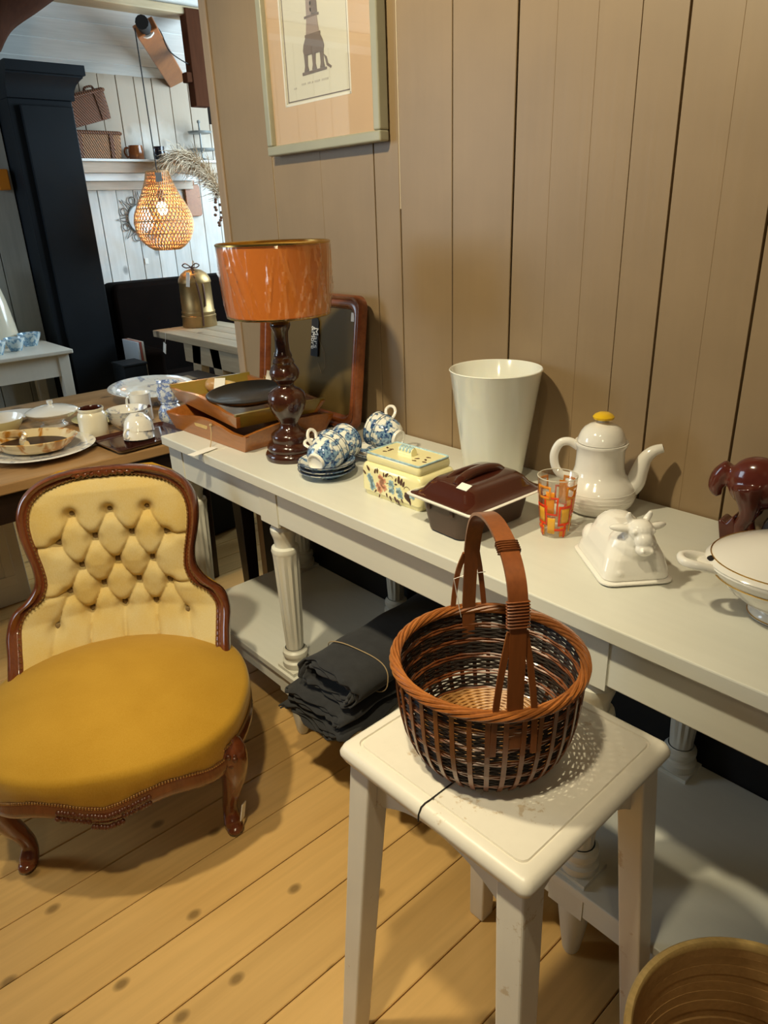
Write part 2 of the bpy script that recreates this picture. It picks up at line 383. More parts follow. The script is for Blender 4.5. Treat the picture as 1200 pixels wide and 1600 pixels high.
def floral(name, base, c1, c2, scale, th=0.5):
    m, nt, b = _nt(name)
    v = coords(nt); n = N(nt, 'ShaderNodeTexNoise'); n.inputs['Scale'].default_value = scale; n.inputs['Detail'].default_value = 5; n.inputs['Distortion'].default_value = 0.3
    vo = N(nt, 'ShaderNodeTexVoronoi'); vo.inputs['Scale'].default_value = scale*1.4
    wv = N(nt, 'ShaderNodeTexWave', wave_type='RINGS'); wv.inputs['Scale'].default_value = scale*0.9; wv.inputs['Distortion'].default_value = 3; wv.inputs['Detail'].default_value = 3
    for q in (n, vo, wv): nt.links.new(v, q.inputs['Vector'])
    f = ramp(nt, n.outputs[0], [(th-0.04, (0, 0, 0)), (th+0.02, (1, 1, 1))])
    n3 = N(nt, 'ShaderNodeTexNoise'); n3.inputs['Scale'].default_value = scale*3.2; n3.inputs['Detail'].default_value = 3; nt.links.new(v, n3.inputs['Vector'])
    cc = mixc(nt, ramp(nt, n3.outputs[0], [(0.40, (0, 0, 0)), (0.58, (1, 1, 1))]), c1, c2)
    cc = mixc(nt, ramp(nt, vo.outputs['Distance'], [(0.10, (1, 1, 1)), (0.16, (0, 0, 0))]), cc, c1)
    cc = mixc(nt, f, base, cc)
    nt.links.new(cc, b.inputs['Base Color']); b.inputs['Roughness'].default_value = 0.12; b.inputs['Coat Weight'].default_value = 0.5
    return m
M['blue_floral'] = floral('blue_floral_glaze', (0.82, 0.82, 0.76), (0.010, 0.045, 0.17), (0.22, 0.36, 0.52), 46, 0.50)
M['blue_band'] = plain('dark_blue_line', (0.02, 0.03, 0.07), 0.2)
M['blue_check'] = floral('blue_patterned_glaze', (0.72, 0.76, 0.80), (0.09, 0.15, 0.44), (0.36, 0.46, 0.70), 75, 0.50)
M['aqua_floral'] = floral('aqua_patterned_glaze', (0.62, 0.72, 0.74), (0.10, 0.22, 0.36), (0.30, 0.48, 0.60), 40, 0.52)
M['sprig'] = floral('sprig_glaze', (0.82, 0.79, 0.72), (0.30, 0.30, 0.40), (0.45, 0.48, 0.50), 30, 0.60)

# ================================================================ the setting
M['trim_wood'] = wood('trim_wood', (0.30, 0.20, 0.12), (0.42, 0.30, 0.19), 'Z', 0.5, 14, 0.08)
M['white_plank'] = wood('whitewashed_plank', (0.60, 0.60, 0.58), (0.74, 0.73, 0.70), 'Z', 0.6, 7, 0.10, bmp=0.2, knots=3.2, dirt=(0.55, 0.47, 0.38), krot=(0, PI/2, 0))
def bare_upper(m):      # above the shelf the whitewash is worn off and the wood shows
    nt = m.node_tree; b = nt.nodes['Principled BSDF']; src = b.inputs['Base Color'].links[0].from_socket
    v = coords(nt); sx_ = N(nt, 'ShaderNodeSeparateXYZ'); nt.links.new(v, sx_.inputs[0])
    n = N(nt, 'ShaderNodeTexNoise'); n.inputs['Scale'].default_value = 4; n.inputs['Detail'].default_value = 4; nt.links.new(v, n.inputs['Vector'])
    ad = N(nt, 'ShaderNodeMath', operation='MULTIPLY_ADD'); ad.inputs[1].default_value = 0.5; nt.links.new(n.outputs[0], ad.inputs[0]); nt.links.new(sx_.outputs[2], ad.inputs[2])
    f = ramp(nt, ad.outputs[0], [(0.0, (0, 0, 0)), (1.0, (1, 1, 1))]); rp = f.node; mr = N(nt, 'ShaderNodeMapRange'); nt.links.new(ad.outputs[0], mr.inputs[0])
    mr.inputs[1].default_value = 1.85; mr.inputs[2].default_value = 2.15; mr.inputs[4].default_value = 0.9
    nt.links.new(mixc(nt, mr.outputs[0], src, (0.37, 0.285, 0.20)), b.inputs['Base Color'])
bare_upper(M['white_plank'])

M['grey_plank'] = wood('grey_plank', (0.38, 0.39, 0.36), (0.48, 0.49, 0.45), 'Z', 0.6, 7, 0.10, bmp=0.2)
M['ceil'] = wood('white_ceiling_board', (0.70, 0.71, 0.69), (0.76, 0.77, 0.75), 'Y', 0.6, 8, 0.1, bmp=0.05)
M['ceil_front'] = wood('brown_ceiling_board', (0.30, 0.22, 0.15), (0.38, 0.29, 0.20), 'Y', 0.6, 8, 0.1, bmp=0.05)
M['beam_light'] = wood('light_beam', (0.50, 0.38, 0.22), (0.62, 0.49, 0.31), 'Y', 0.5, 10, 0.1)
M['beam_dark'] = wood('dark_beam', (0.045, 0.014, 0.006), (0.080, 0.028, 0.012), 'Z', 0.5, 10, 0.1)

M['beam_dark'].node_tree.nodes['Principled BSDF'].inputs['Specular IOR Level'].default_value = 0.1; M['beam_dark'].node_tree.nodes['Principled BSDF'].inputs['Roughness'].default_value = 0.9
# floor: boards run towards the plank wall
fl = struct(MB().box(-5.6, 2.6, -3.4, 2.8, -0.06, -0.022).build('floor', M['groove'], smooth=False))
bw = 0.1345
m0 = MB().box(-bw/2+0.0012, bw/2-0.0012, -3.1, 3.1, -0.022, 0.0)
pr = m0.build('floorboard', M['floor'], fl, smooth=False, bevel=0.0016, seg=1)
k0 = 0
for k in range(-38, 17):
    o = pr if k0 == 0 else link_copy(pr, fl); k0 = 1
    o.location = (0.335+bw*k+bw/2, -0.3, random.uniform(-0.0006, 0.0))
# plank wall on the right
wr = struct(MB().box(-0.955, 2.4, 0.018, 0.10, 0.0, 2.6).build('wall_right', M['groove'], smooth=False))
wx = [(-0.925, .002), (-0.79, .0002), (-0.6555, .002), (-0.43, .0002), (-0.2128, .004), (-0.1206, .003), (0.0525, .0035), (0.2268, .0045), (0.318, .0004), (0.4062, .0002), (0.492, .0012),
      (0.5783, .0045), (0.668, .0002), (0.7494, .004), (0.92, .003), (1.09, .004), (1.26, .003), (1.43, .004), (1.60, .003), (1.78, .003), (1.96, .004), (2.2, .004), (2.4, .003)]
for (a, ga), (b, gb) in zip(wx[:-1], wx[1:]):
    MB().box(a+ga/2, b-gb/2, random.uniform(-0.0012, 0.0012) if max(ga, gb) > .0015 else 0.0, 0.02, 0.5, 2.6).build('plank', M['wall_brown'], wr, smooth=False, bevel=0.0012 if min(ga, gb) > .0015 else 0.0005, seg=1)
M['chip'] = plain('bare_wood_edge', (0.62, 0.52, 0.38), 0.7)
for x_, z0_, z1_ in ((-0.6555, .9, 1.5), (-0.1206, 1.35, 2.1), (0.2268, 1.75, 2.2)):
    MB().box(x_-.0013, x_+.0013, .0012, .018, z0_, z1_).build('chipped_edge', M['chip'], wr, smooth=False)
struct(MB().box(-0.925, 2.4, -0.008, 0.018, 0.0, 0.5).build('wall_foot_right', M['black_wall_foot'], smooth=False, bevel=0.002))  # black strip along the foot of the plank wall
struct(MB().box(-0.966, -0.9255, -0.006, 0.105, 0.0, 2.6).build('trim_1', M['trim_wood'], smooth=False, bevel=0.003))
# whitewashed far wall
wb = struct(MB().box(-3.68, -3.62, -0.2, 2.6, 0.0, 1.9).build('wall_back', M['groove'], smooth=False))
y = -0.2; i = 0
while y < 2.45:
    wdt = random.uniform(0.11, 0.14); top = (2.18+random.uniform(-0.006, 0.004)) if y < 1.40 else 1.93
    MB().box(-3.63, -3.60+random.uniform(-0.003, 0), y+0.002, y+wdt-0.002, 0.0, top).build('plank', M['white_plank'], wb, smooth=False, bevel=0.002, seg=1)
    y += wdt
# grey plank wall on the left
wl = struct(MB().box(-3.22, -3.17, -3.2, 0.03, 0.0, 2.45).build('wall_left', M['groove'], smooth=False))
y = 0.03
while y > -2.4:
    wdt = random.uniform(0.13, 0.16)
    MB().box(-3.18, -3.15+random.uniform(-0.002, 0), y-wdt+0.002, y-0.002, 0.0, 2.40).build('plank', M['grey_plank'], wl, smooth=False, bevel=0.002, seg=1)
    y -= wdt
# ceiling: flat boards, sloping down to the far wall
cl = struct(MB().box(-2.6, 2.5, -3.3, 2.8, 2.625, 2.66).build('ceiling', M['ceil_front'], smooth=False))
for k in range(26):
    x = -2.6+0.196*k
    MB().box(x+0.001, x+0.195, -3.3, 2.8, 2.6, 2.625).build('ceiling_board', M['ceil_front'], cl, smooth=False)
sl = Vector((-2.6, 0, 2.6))-Vector((-3.66, 0, 2.15)); L = sl.length; ang = -math.atan2(sl.z, sl.x)
for k in range(7):
    o = MB().box(L*k/7+0.002, L*(k+1)/7-0.002, -3.0, 2.8, 0, 0.02).build('ceiling_board', M['ceil'], cl, loc=(-3.66, 0, 2.15), rot=(0, ang, 0), smooth=False, bevel=0.002, seg=1)
struct(MB().box(-3.10, -2.96, -3.0, 2.7, 2.39, 2.43).build('trim_2', M['beam_light'], smooth=False, bevel=0.006))
# dark old timbers
pts = [PX(-75, 70, -2.2), PX(-40, -5, -2.2), PX(20, -50, -2.2), PX(85, -95, -2.2), PX(160, -150, -2.2)]
struct(MB().tube(spline(pts, 6), [0.125, 0.13, 0.14, 0.15, 0.15, 0.15, 0.15]+[0.15]*18, 12).build('trim_3', M['beam_dark']))
a = PX(299, 100, -2.95); b = PX(318, 166, -2.95); c_ = PX(292, 118, -2.95)
struct(MB().box(-3.02, -2.95, a.y, a.y+0.10, b.z, 2.42).box(-3.01, -2.955, a.y-0.035, a.y+0.001, c_.z-0.03, c_.z+0.02).build('trim_4', M['beam_dark'], smooth=False, bevel=0.004))

# ================================================================ console table
ct = thing('console_table', 'long cream painted console table with fluted legs and lower shelf along plank wall', 'table', (0, 0, 0))
ZT = 0.78
MB().box(-0.632, -0.3880, -0.478, -0.004, ZT-0.0255, ZT).build('top_board', M['cream'], ct, smooth=False, bevel=0.0025)
MB().box(-0.3870, 1.72, -0.478, -0.004, ZT-0.0275, ZT).build('top_board', M['cream'], ct, smooth=False, bevel=0.0025)
LX = [-0.597, -0.126, 0.764, 1.655]
for k, (a, b) in enumerate(zip(LX[:-1], LX[1:])):
    MB().box(a+0.037, b-0.037, -0.455, -0.435, 0.66, ZT-0.0277).build('apron', M['cream'], ct, smooth=False, bevel=0.002)
    MB().box(a+0.037, b-0.037, -0.03, -0.014, 0.66, ZT-0.0277).build('apron', M['cream'], ct, smooth=False)
MB().box(-0.616, -0.600, -0.38, -0.08, 0.66, ZT-0.0257).build('apron', M['cream'], ct, smooth=False)
def console_leg():
    m = MB()
    m.lathe([(0, 0), (0.013, 0), (0.017, 0.01), (0.025, 0.07), (0.031, 0.12), (0.031, 0.142)], 24)
    m.box(-0.036, 0.036, -0.036, 0.036, 0.142, 0.228)
    m.lathe([(0.034, 0.228), (0.036, 0.234), (0.036, 0.246), (0.030, 0.250), (0.029, 0.256), (0.033, 0.262), (0.034, 0.268), (0.033, 0.275), (0.027, 0.280), (0.026, 0.284)], 24)
    n = 48
    def fl_(i, j):
        t = j/14; z = lerp(0.284, 0.565, t); r = lerp(0.0235, 0.0345, t**0.8)
        r *= (1.0 if j in (0, 14) else (1-0.10*(0.5+0.5*math.cos(12*2*PI*i/n))))
        return (r*math.cos(2*PI*i/n), r*math.sin(2*PI*i/n), z)
    m.grid(fl_, n, 15, cu=True)
    m.lathe([(0.0345, 0.565), (0.036, 0.572), (0.034, 0.580), (0.026, 0.584), (0.0265, 0.600), (0.030, 0.612), (0.033, 0.622), (0.033, 0.632), (0.028, 0.640), (0.031, 0.655)], 24)
    m.box(-0.0375, 0.0375, -0.0375, 0.0375, 0.652, ZT-0.0279)
    return m
lg = console_leg().build('leg', M['cream_leg'], ct, angle=30)
first = True
for x in LX:
    for yy in (-0.4205, -0.052):
        o = lg if first else link_copy(lg, ct); first = False
        o.location = (x, yy, 0)
MB().box(-0.650, 1.705, -0.464, -0.010, 0.200, 0.2185).build('shelf', M['cream'], ct, smooth=False, bevel=0.002)
for a, b in ((-0.64, LX[1]-0.036), (LX[1]+0.036, LX[2]-0.036), (LX[2]+0.036, LX[3]-0.036)):
    MB().box(a, b, -0.455, -0.437, 0.150, 0.200).build('shelf_rail', M['cream'], ct, smooth=False, bevel=0.002)

# ================================================================ stool
SZ = 0.65
st = thing('stool', 'small square white painted stool with chipped edges and crack, holding wicker basket', 'stool', (0.766, -0.657, 0), math.radians(-1.6)+math.radians(2.4))
H = 0.168
def sq(h, z): return [(-h, -h, z), (h, -h, z), (h, h, z), (-h, h, z)]
m = MB()
prof = [(H-0.012, SZ-0.030), (H-0.004, SZ-0.027), (H, SZ-0.018), (H, SZ-0.013), (H-0.004, SZ-0.004), (H-0.010, SZ-0.0008), (H-0.0205, SZ), (H-0.0215, SZ-0.0025), (H-0.0235, SZ-0.0025), (H-0.0245, SZ)]
vs, fs = [], []
def rsq(h, z, r=0.012, n=4): return [(x, y, z) for x, y in rrect(h, h, r, n)]
nseg = len(rsq(H, 0))
for h, z in prof: vs += rsq(h, z)
for i in range(len(prof)-1):
    for k in range(nseg): fs.append((i*nseg+k, i*nseg+(k+1) % nseg, (i+1)*nseg+(k+1) % nseg, (i+1)*nseg+k))
fs.append(tuple((len(prof)-1)*nseg+k for k in range(nseg))); fs.append(tuple(range(nseg))[::-1])
m.add(vs, fs); m.build('seat', M['stool'], st, angle=50)
# crack in the seat
ck = PZ(672, 1262, SZ); Mi = (T(*st.location) @ RZ(st.rotation_euler.z)).inverted()
cp = [Mi @ PZ(*q, SZ) for q in ((668, 1256), (676, 1250), (688, 1238), (700, 1229), (712, 1220), (726, 1208))]
x_ = cp[0].x-.004; pre = [Vector((x_-.002, -H-.0003, SZ-.026)), Vector((x_-.001, -H-.0003, SZ-.014)), Vector((x_, -H+.0036, SZ-.0036)), Vector((x_+.001, -H+.010, SZ-.0004)), Vector((x_+.002, -H+.018, SZ+.0003))]
m = MB(); m.strip(pre+[Vector((p.x, p.y, SZ+0.0002)) for p in cp if p.y > -H+.022], (1, 0.3, 0), ([0.0016, 0.0022, 0.0024, 0.0024, 0.0022, 0.0022, 0.002, 0.0018, 0.0016, 0.0014, 0.0006])[:5+len([p for p in cp if p.y > -H+.022])], 0.0010)
m.build('crack', M['groove'], st, smooth=False)
for sx in (-1, 1):
    for sy in (-1, 1):
        tx, ty = sx*(H-0.034), sy*(H-0.034); fx, fy = sx*(H+0.004), sy*(H+0.004)
        MB().hexa([(fx+a*0.017, fy+b*0.017, 0) for a, b in ((-1, -1), (1, -1), (1, 1), (-1, 1))],
                  [(tx+a*0.021, ty+b*0.021, SZ-0.031) for a, b in ((-1, -1), (1, -1), (1, 1), (-1, 1))]).build('leg', M['stool'], st, smooth=False, bevel=0.003)
for k in range(4):
    n = 16; hw = H-0.056; pl = [(-hw, SZ-0.031), (hw, SZ-0.031)]
    pl += [(lerp(hw+0.006, -hw-0.006, t/n), SZ-0.062-0.045*abs(2*t/n-1)**2.2) for t in range(n+1)]
    mm = MB(); mm.prism(pl, -0.008, 0.008, RZ(PI/2*k) @ T(0, -(H-0.036), 0) @ RX(PI/2))
    mm.build('apron', M['stool'], st, smooth=False)

# ================================================================ wicker basket
bk = thing('wicker_basket', 'round brown wicker basket with arched strap handle on white stool', 'basket', (0.753, -0.678, SZ), 0)
BP = [(0.0, 0.084), (0.012, 0.094), (0.03, 0.105), (0.05, 0.1125), (0.08, 0.1185), (0.11, 0.121), (0.15, 0.1235)]
def br(z): return interp(z, [p[0] for p in BP], [p[1] for p in BP])
NS = 36
ms = MB(); ms.strip([(br(z)+.0030, 0, z) for z in [0.004+0.143*t/12 for t in range(13)]], (0, 1, 0), 0.0062, 0.0016)
s0 = ms.build('stake', M['wicker'], bk, smooth=False)
for k in range(1, NS): link_copy(s0, bk, rot=(0, 0, 2*PI*k/NS))
m = MB(); row = 0; z = 0.010
hoops = [0.022, 0.047, 0.072, 0.097, 0.122]
while z < 0.142:
    if min(abs(z-h) for h in hoops) > 0.0042:
        pts = []
        for q in range(NS*4):
            a = 2*PI*q/(NS*4); r = br(z)+0.0011*math.cos(NS/2*a+PI*(row % 2))
            pts.append((r*math.cos(a), r*math.sin(a), z+0.0004*math.sin(a*9+row)))
        m.tube(pts, 0.00145, 4, closed=True, flat=1.36); row += 1
    z += 0.0033
o = m.build('dark_weave', M['wicker_dark'], bk); o['kind'] = 'stuff'
for h in hoops:
    m = MB()
    for dz, ph in ((-0.0022, 0), (0.0022, 1)):
        pts = []
        for q in range(NS*4):
            a = 2*PI*q/(NS*4); r = br(h+dz)+0.0008*math.cos(NS/2*a+PI*ph)
            pts.append((r*math.cos(a), r*math.sin(a), h+dz))
        m.tube(pts, 0.0019, 5, closed=True)
    m.build('hoop', M['wicker'], bk)
for k in range(7):
    pts = []
    for q in range(150):
        a = 2*PI*q/150; ph = 5*a+2*PI*k/7
        r = 0.1245+0.0052*math.cos(ph); pts.append((r*math.cos(a), r*math.sin(a), 0.150+0.0052*math.sin(ph)))
    MB().tube(pts, 0.0026, 6, closed=True).build('rim_strand', M['wicker_rim'], bk)
m = MB(); m.lathe([(0, 0.024), (0.098, 0.024), (0.098, 0.021), (0, 0.021)], 36)
for k in range(28):
    r0 = 0.004+0.0034*k
    pts = [((r0)*math.cos(2*PI*q/72), r0*math.sin(2*PI*q/72), 0.025+0.0012*math.cos(18*2*PI*q/72+PI*(k % 2))) for q in range(72)]
    m.tube(pts, 0.0017, 5, closed=True)
m.lathe([(0.070, 0.0), (0.082, 0.0), (0.086, 0.010), (0.070, 0.010)], 36)
m.build('base', M['wicker_light'], bk)
# handle: plane of the arch from near rim to far rim
hd = Vector((0.653-0.857, -0.605+0.750, 0)).normalized(); hn = Vector((-hd.y, hd.x, 0))
def hp(s, z, o=0.0): return hd*s + Vector((0, 0, z)) + hn*o
arch = [hp(-0.121, 0.10), hp(-0.1215, 0.15), hp(-0.122, 0.24), hp(-0.117, 0.298), hp(-0.098, 0.328), hp(-0.06, 0.345), hp(-0.01, 0.349), hp(0.04, 0.338), hp(0.075, 0.315), hp(0.098, 0.275), hp(0.112, 0.22), hp(0.121, 0.15), hp(0.122, 0.10)]
sp = spline(arch, 5)
MB().strip(sp, hn, [0.022 if 12 < i < len(sp)-13 else 0.019 for i in range(len(sp))], 0.0042).build('handle_strap', M['strap'], bk, angle=30)
for sg in (-1, 1):
    for end in (-1, 1):
        bt = [hp(end*0.1205, 0.09, sg*0.025), hp(end*0.122, 0.15, sg*0.0235), hp(end*0.121, 0.21, sg*0.017), hp(end*(0.120 if end < 0 else 0.108), 0.262 if end < 0 else 0.25, sg*0.0085)]
        MB().strip(spline(bt, 5), hn, 0.0075, 0.003).build('side_strap', M['strap'], bk, angle=30)
def binding(i0, i1, nm):
    m = MB()
    for t in range(nm):
        f = i0+(i1-i0)*t/(nm-1); i = int(f); c = sp[i].lerp(sp[min(i+1, len(sp)-1)], f-i)
        tn = (sp[min(i+1, len(sp)-1)]-sp[i]).normalized(); nn = tn.cross(hn)
        lp = [c+hn*(0.0125*ca)+nn*(0.0040*sa) for ca, sa in [(max(-1, min(1, 1.3*math.cos(a))), max(-1, min(1, 1.5*math.sin(a)))) for a in [2*PI*k/12 for k in range(12)]]]
        m.tube(lp, 0.0011, 4, closed=True)
    m.build('binding', M['wicker'], bk)
binding(12.2, 15.0, 9); binding(23.0, 24.6, 5)
m = MB(); m.tube([hp(0.112, 0.215, -0.022), hp(0.116, 0.212, -0.008), hp(0.116, 0.210, 0.008), hp(0.112, 0.208, 0.024), hp(0.117, 0.14, 0.012)], 0.0006, 4); m.build('tag_string', M['paper'], bk)

# ================================================================ bamboo basket at the lower right
bb = thing('bamboo_bowl', 'tall coiled bamboo bowl with pale rim standing on floor beside stool', 'bowl', (1.166, -0.637, 0), 0)
BBP = [(0.0, 0.105), (0.10, 0.128), (0.22, 0.146), (0.32, 0.158), (0.40, 0.166)]
def bbr(z): return interp(z, [p[0] for p in BBP], [p[1] for p in BBP])
rx = 1.0
nr = 24
for k in range(nr):
    z0 = 0.006+0.386*k/nr; z1 = 0.006+0.386*(k+1)/nr; off = random.uniform(-0.0012, 0.0012)
    r0, r1 = bbr(z0)+off, bbr(z1)+off
    MB().lathe([(r0-0.005, z0), (r0+0.004, z0), (r1+0.004, z1+0.001), (r1-0.005, z1+0.001), (r0-0.005, z0)], 64).build('coil', M['bamboo'], bb, loc=(random.uniform(-.0006, .0006), random.uniform(-.0006, .0006), 0), rot=(0, 0, random.uniform(0, 6)), angle=30)
MB().lathe([(0, 0), (0.108, 0), (0.108, 0.006), (0, 0.010)], 48).build('bottom', M['bamboo'], bb)
MB().lathe([(0.1595, 0.390), (0.1695, 0.390), (0.1700, 0.399), (0.1672, 0.402), (0.1615, 0.402), (0.1593, 0.399), (0.1595, 0.390)], 72).build('rim', M['bamboo_rim'], bb)

# ================================================================ folded dark cloths on the shelf
def roll_section(w, h, turns, n=60, gap=0.007):
    out = []
    for k in range(int(n*turns)+1):
        a = 2*PI*k/n; sh = gap*k/n
        ca, sa = math.cos(a), math.sin(a); e = 0.72
        out.append(((w/2-sh)*math.copysign(abs(ca)**e, ca), (h/2-sh)*math.copysign(abs(sa)**e, sa)))
    return out
def cloth(name, label, cx, z0, w, h, y0, y1, turns=3.0, rz=0.0, wav=0.004, string=True, seed=1, group='folded charcoal cloths on the console shelf'):
    rnd = random.Random(seed); sec = roll_section(w, h, turns); ny = 22
    t = thing(name, label, 'cloth', (cx, y0, z0), rz, group)
    def fn(i, j):
        x, z = sec[j]; yy = (y1-y0)*i/(ny-1)
        x += wav*math.sin(5*yy*9+j*0.13+seed); z += wav*0.6*math.sin(7*yy*6+j*0.21+seed*2)
        if i == 0: yy += 0.008*math.sin(j*0.3+seed)+0.004*math.sin(j*1.1)
        return (x, yy, max(z+h/2+0.003, 0.003))
    m = MB(); m.grid(fn, ny, len(sec)); m.build('cloth_roll', M['felt'], t, solid=0.004, angle=70)
    if string:
        ys = (y1-y0)*0.22
        lp = [((w/2+0.004)*math.copysign(abs(math.cos(a))**0.72, math.cos(a)), ys+0.006*math.sin(2*a), max((h/2+0.004)*math.copysign(abs(math.sin(a))**0.72, math.sin(a))+h/2+0.003, 0.002)) for a in [2*PI*k/40 for k in range(40)]]
        m = MB(); m.tube(lp, 0.0014, 5, closed=True); m.build('twine', M['twine'], t)
    return t
cloth('folded_cloth', 'flat folded charcoal cloth lying directly on console shelf, under the thick roll', 0.108, 0.2195, 0.225, 0.030, -0.545, -0.06, 2.2, 0.10, string=False, seed=3)
cloth('folded_cloth', 'middle folded charcoal cloth, wedged under the thick tied roll on shelf', 0.100, 0.2555, 0.215, 0.030, -0.535, -0.06, 2.2, 0.06, string=False, seed=5)
cloth('rolled_cloth', 'thick charcoal cloth roll tied with twine, topmost on console shelf', 0.128, 0.2915, 0.195, 0.086, -0.505, -0.05, 3.2, 0.08, wav=0.0018, seed=8)
cloth('rolled_cloth', 'smaller tied charcoal cloth roll on shelf behind the stool corner', 0.345, 0.2195, 0.17, 0.060, -0.52, -0.06, 2.6, 0.04, seed=11)

# ================================================================ tufted nursing chair (x = across, y = towards the back)
ch = thing('nursing_chair', 'low gold velvet button-back chair with carved brown wooden frame', 'chair', (-0.0885, -0.934, 0), math.atan2(0.862, 0.507))
ZS = [.28, .36, .43, .52, .65, .80]; NSS = [-.17, -.23, -.31, -.36, -.40, -.455]
def cy(z): return -interp(z, ZS, NSS)
OUT = [(0.0, 0.786), (0.043, 0.785), (0.086, 0.782), (0.129, 0.774), (0.168, 0.757), (0.2, 0.729), (0.217, 0.69), (0.217, 0.648), (0.208, 0.606), (0.197, 0.564), (0.197, 0.523), (0.221, 0.49), (0.256, 0.464), (0.270, 0.424), (0.264, 0.382), (0.263, 0.341), (0.275, 0.30)]
INN = [(0.0, 0.763), (0.039, 0.761), (0.077, 0.757), (0.115, 0.748), (0.15, 0.734), (0.177, 0.708), (0.187, 0.672), (0.185, 0.635), (0.177, 0.597), (0.168, 0.559), (0.165, 0.521), (0.18, 0.488), (0.212, 0.467), (0.232, 0.436), (0.23, 0.399), (0.225, 0.361), (0.226, 0.318)]
def full(h): return [(-x, z) for x, z in h[:0:-1]]+list(h)
so = spline([(x, 0, z) for x, z in full(OUT)], 4); si = spline([(x, 0, z) for x, z in full(INN)], 4)
PRO = [(0.0, 0.0), (0.04, 0.010), (0.16, 0.014), (0.24, 0.009), (0.34, 0.010), (0.46, 0.022), (0.62, 0.027), (0.78, 0.023), (0.90, 0.014), (0.97, 0.004), (1.0, -0.012), (0.75, -0.028), (0.2, -0.028), (0.0, -0.015)]
def fr(i, j):
    t, h = PRO[j]; a, b = si[i], so[i]; x = lerp(a.x, b.x, t); z = lerp(a.z, b.z, t)
    return (x, cy(z)-h*0.93, z+h*0.25)
m = MB(); m.grid(fr, len(so), len(PRO), cv=True)
for e in (0, len(so)-1): m.f.append(tuple(e*len(PRO)+k for k in range(len(PRO))))
for s in (-1, 1):       # scrolled ends
    m.ball((s*0.262, cy(0.30)-0.012, 0.302), (0.026, 0.022, 0.020)); m.ball((s*0.246, cy(0.32)-0.012, 0.322), (0.014, 0.020, 0.014))
m.build('back_frame', M['walnut'], ch, angle=60)
# crest carving
m = MB(); rnd = random.Random(4)
for k in range(-8, 9):
    x = k*0.0085; zz = interp(abs(x), [p[0] for p in OUT[:6]], [p[1] for p in OUT[:6]])
    m.ball((x, cy(0.78)-0.022, zz-0.008-0.004*(k % 2)), (0.0085, 0.0042, 0.005+0.004*(abs(k) < 3)), 8, 6, R=Matrix.Rotation(0.5*(1 if k > 0 else -1), 3, 'Y'))
m.build('crest_carving', M['walnut'], ch)
BT = [(0, .68), (-.091, .678), (.091, .678), (-.045, .614), (.045, .614), (-.131, .609), (.131, .609), (0, .547), (-.087, .545), (.087, .545), (-.044, .487), (.044, .487), (-.124, .485), (.124, .485), (0, .427), (-.08, .426), (.08, .426), (-.161, .410), (.161, .410)]
ED = []
for i, a in enumerate(BT):
    for b in BT[i+1:]:
        if 0.05 < abs(a[1]-b[1]) < 0.09 and abs(a[0]-b[0]) < 0.060: ED.append((a, b))
for b in BT[14:]: ED.append((b, (b[0]*1.10, 0.30)))
for s in (-1, 1):
    ED.append(((s*.131, .609), (s*.20, .603))); ED.append(((s*.124, .485), (s*.19, .488))); ED.append(((s*.131, .609), (s*.091, .678)))
def segd(p, a, b):
    ax, az = a; bx, bz = b; dx, dz = bx-ax, bz-az; t = max(0, min(1, ((p[0]-ax)*dx+(p[1]-az)*dz)/(dx*dx+dz*dz)))
    return math.hypot(p[0]-ax-t*dx, p[1]-az-t*dz)
IZ = [p[1] for p in INN][::-1]; IX = [p[0] for p in INN][::-1]
def back_y(x, z):
    uw = max(interp(z, IZ, IX), 0.002); s = min(1, abs(x)/uw)
    deep = interp(z, [.30, .42, .55, .76], [.135, .085, .035, .0]); edge = max(0, 1-s**6)*min(1, max(0, (0.763-z)/0.03))**0.5
    d = 0.022*edge
    db = min(math.hypot(x-b[0], z-b[1]) for b in BT); d -= 0.028*math.exp(-(db/0.016)**2)
    de = min(segd((x, z), a, b) for a, b in ED); d -= 0.012*math.exp(-(de/0.0048)**1.1)
    if z > 0.70: d += 0.0
    return cy(z)+deep*(1-s*s)-d-0.004
nu, nv = 150, 130
def bg(i, j):
    z = lerp(0.285, 0.7628, (i/(nu-1))**0.97); uw = interp(z, IZ, IX)+0.004; x = uw*(-1+2*j/(nv-1))
    return (x, back_y(x, z), z)
m = MB(); m.grid(bg, nu, nv); m.build('backrest', M['velvet_back'], ch, angle=80)
# rear of the back
def bg2(i, j):
    z = lerp(0.285, 0.775, i/24); uw = interp(z, [p[1] for p in OUT][::-1], [p[0] for p in OUT][::-1])-0.01; x = uw*(-1+2*j/16)
    s = abs(x)/max(uw, .01); deep = interp(z, [.30, .42, .55, .76], [.135, .085, .035, .0])
    return (x, cy(z)+deep*(1-s*s)+0.028, z)
m = MB(); m.grid(bg2, 25, 17); m.build('back_cover', M['velvet_seat'], ch, angle=80)
mb = MB(); mb.ball((0, 0, 0), (0.0080, 0.0050, 0.0080), 10, 6); bm0 = mb.mesh('button', M['button'])
for b in BT:
    o = bpy.data.objects.new('button', bm0); col.objects.link(o); o.parent = ch; o.location = (b[0], back_y(*b)-0.008, b[1])
m = MB(); acc = 0
for a, b in zip(si[:-1], si[1:]):
    L = (b-a).length; acc += L
    if acc > 0.0066:
        acc = 0; c = a; o_ = so[si.index(a)]; q = c.lerp(o_, 0.10); m.ball((q.x, cy(q.z)-0.013, q.z+0.003), 0.0029, 6, 4)
o = m.build('nail_trim', M['nail'], ch); o['kind'] = 'stuff'
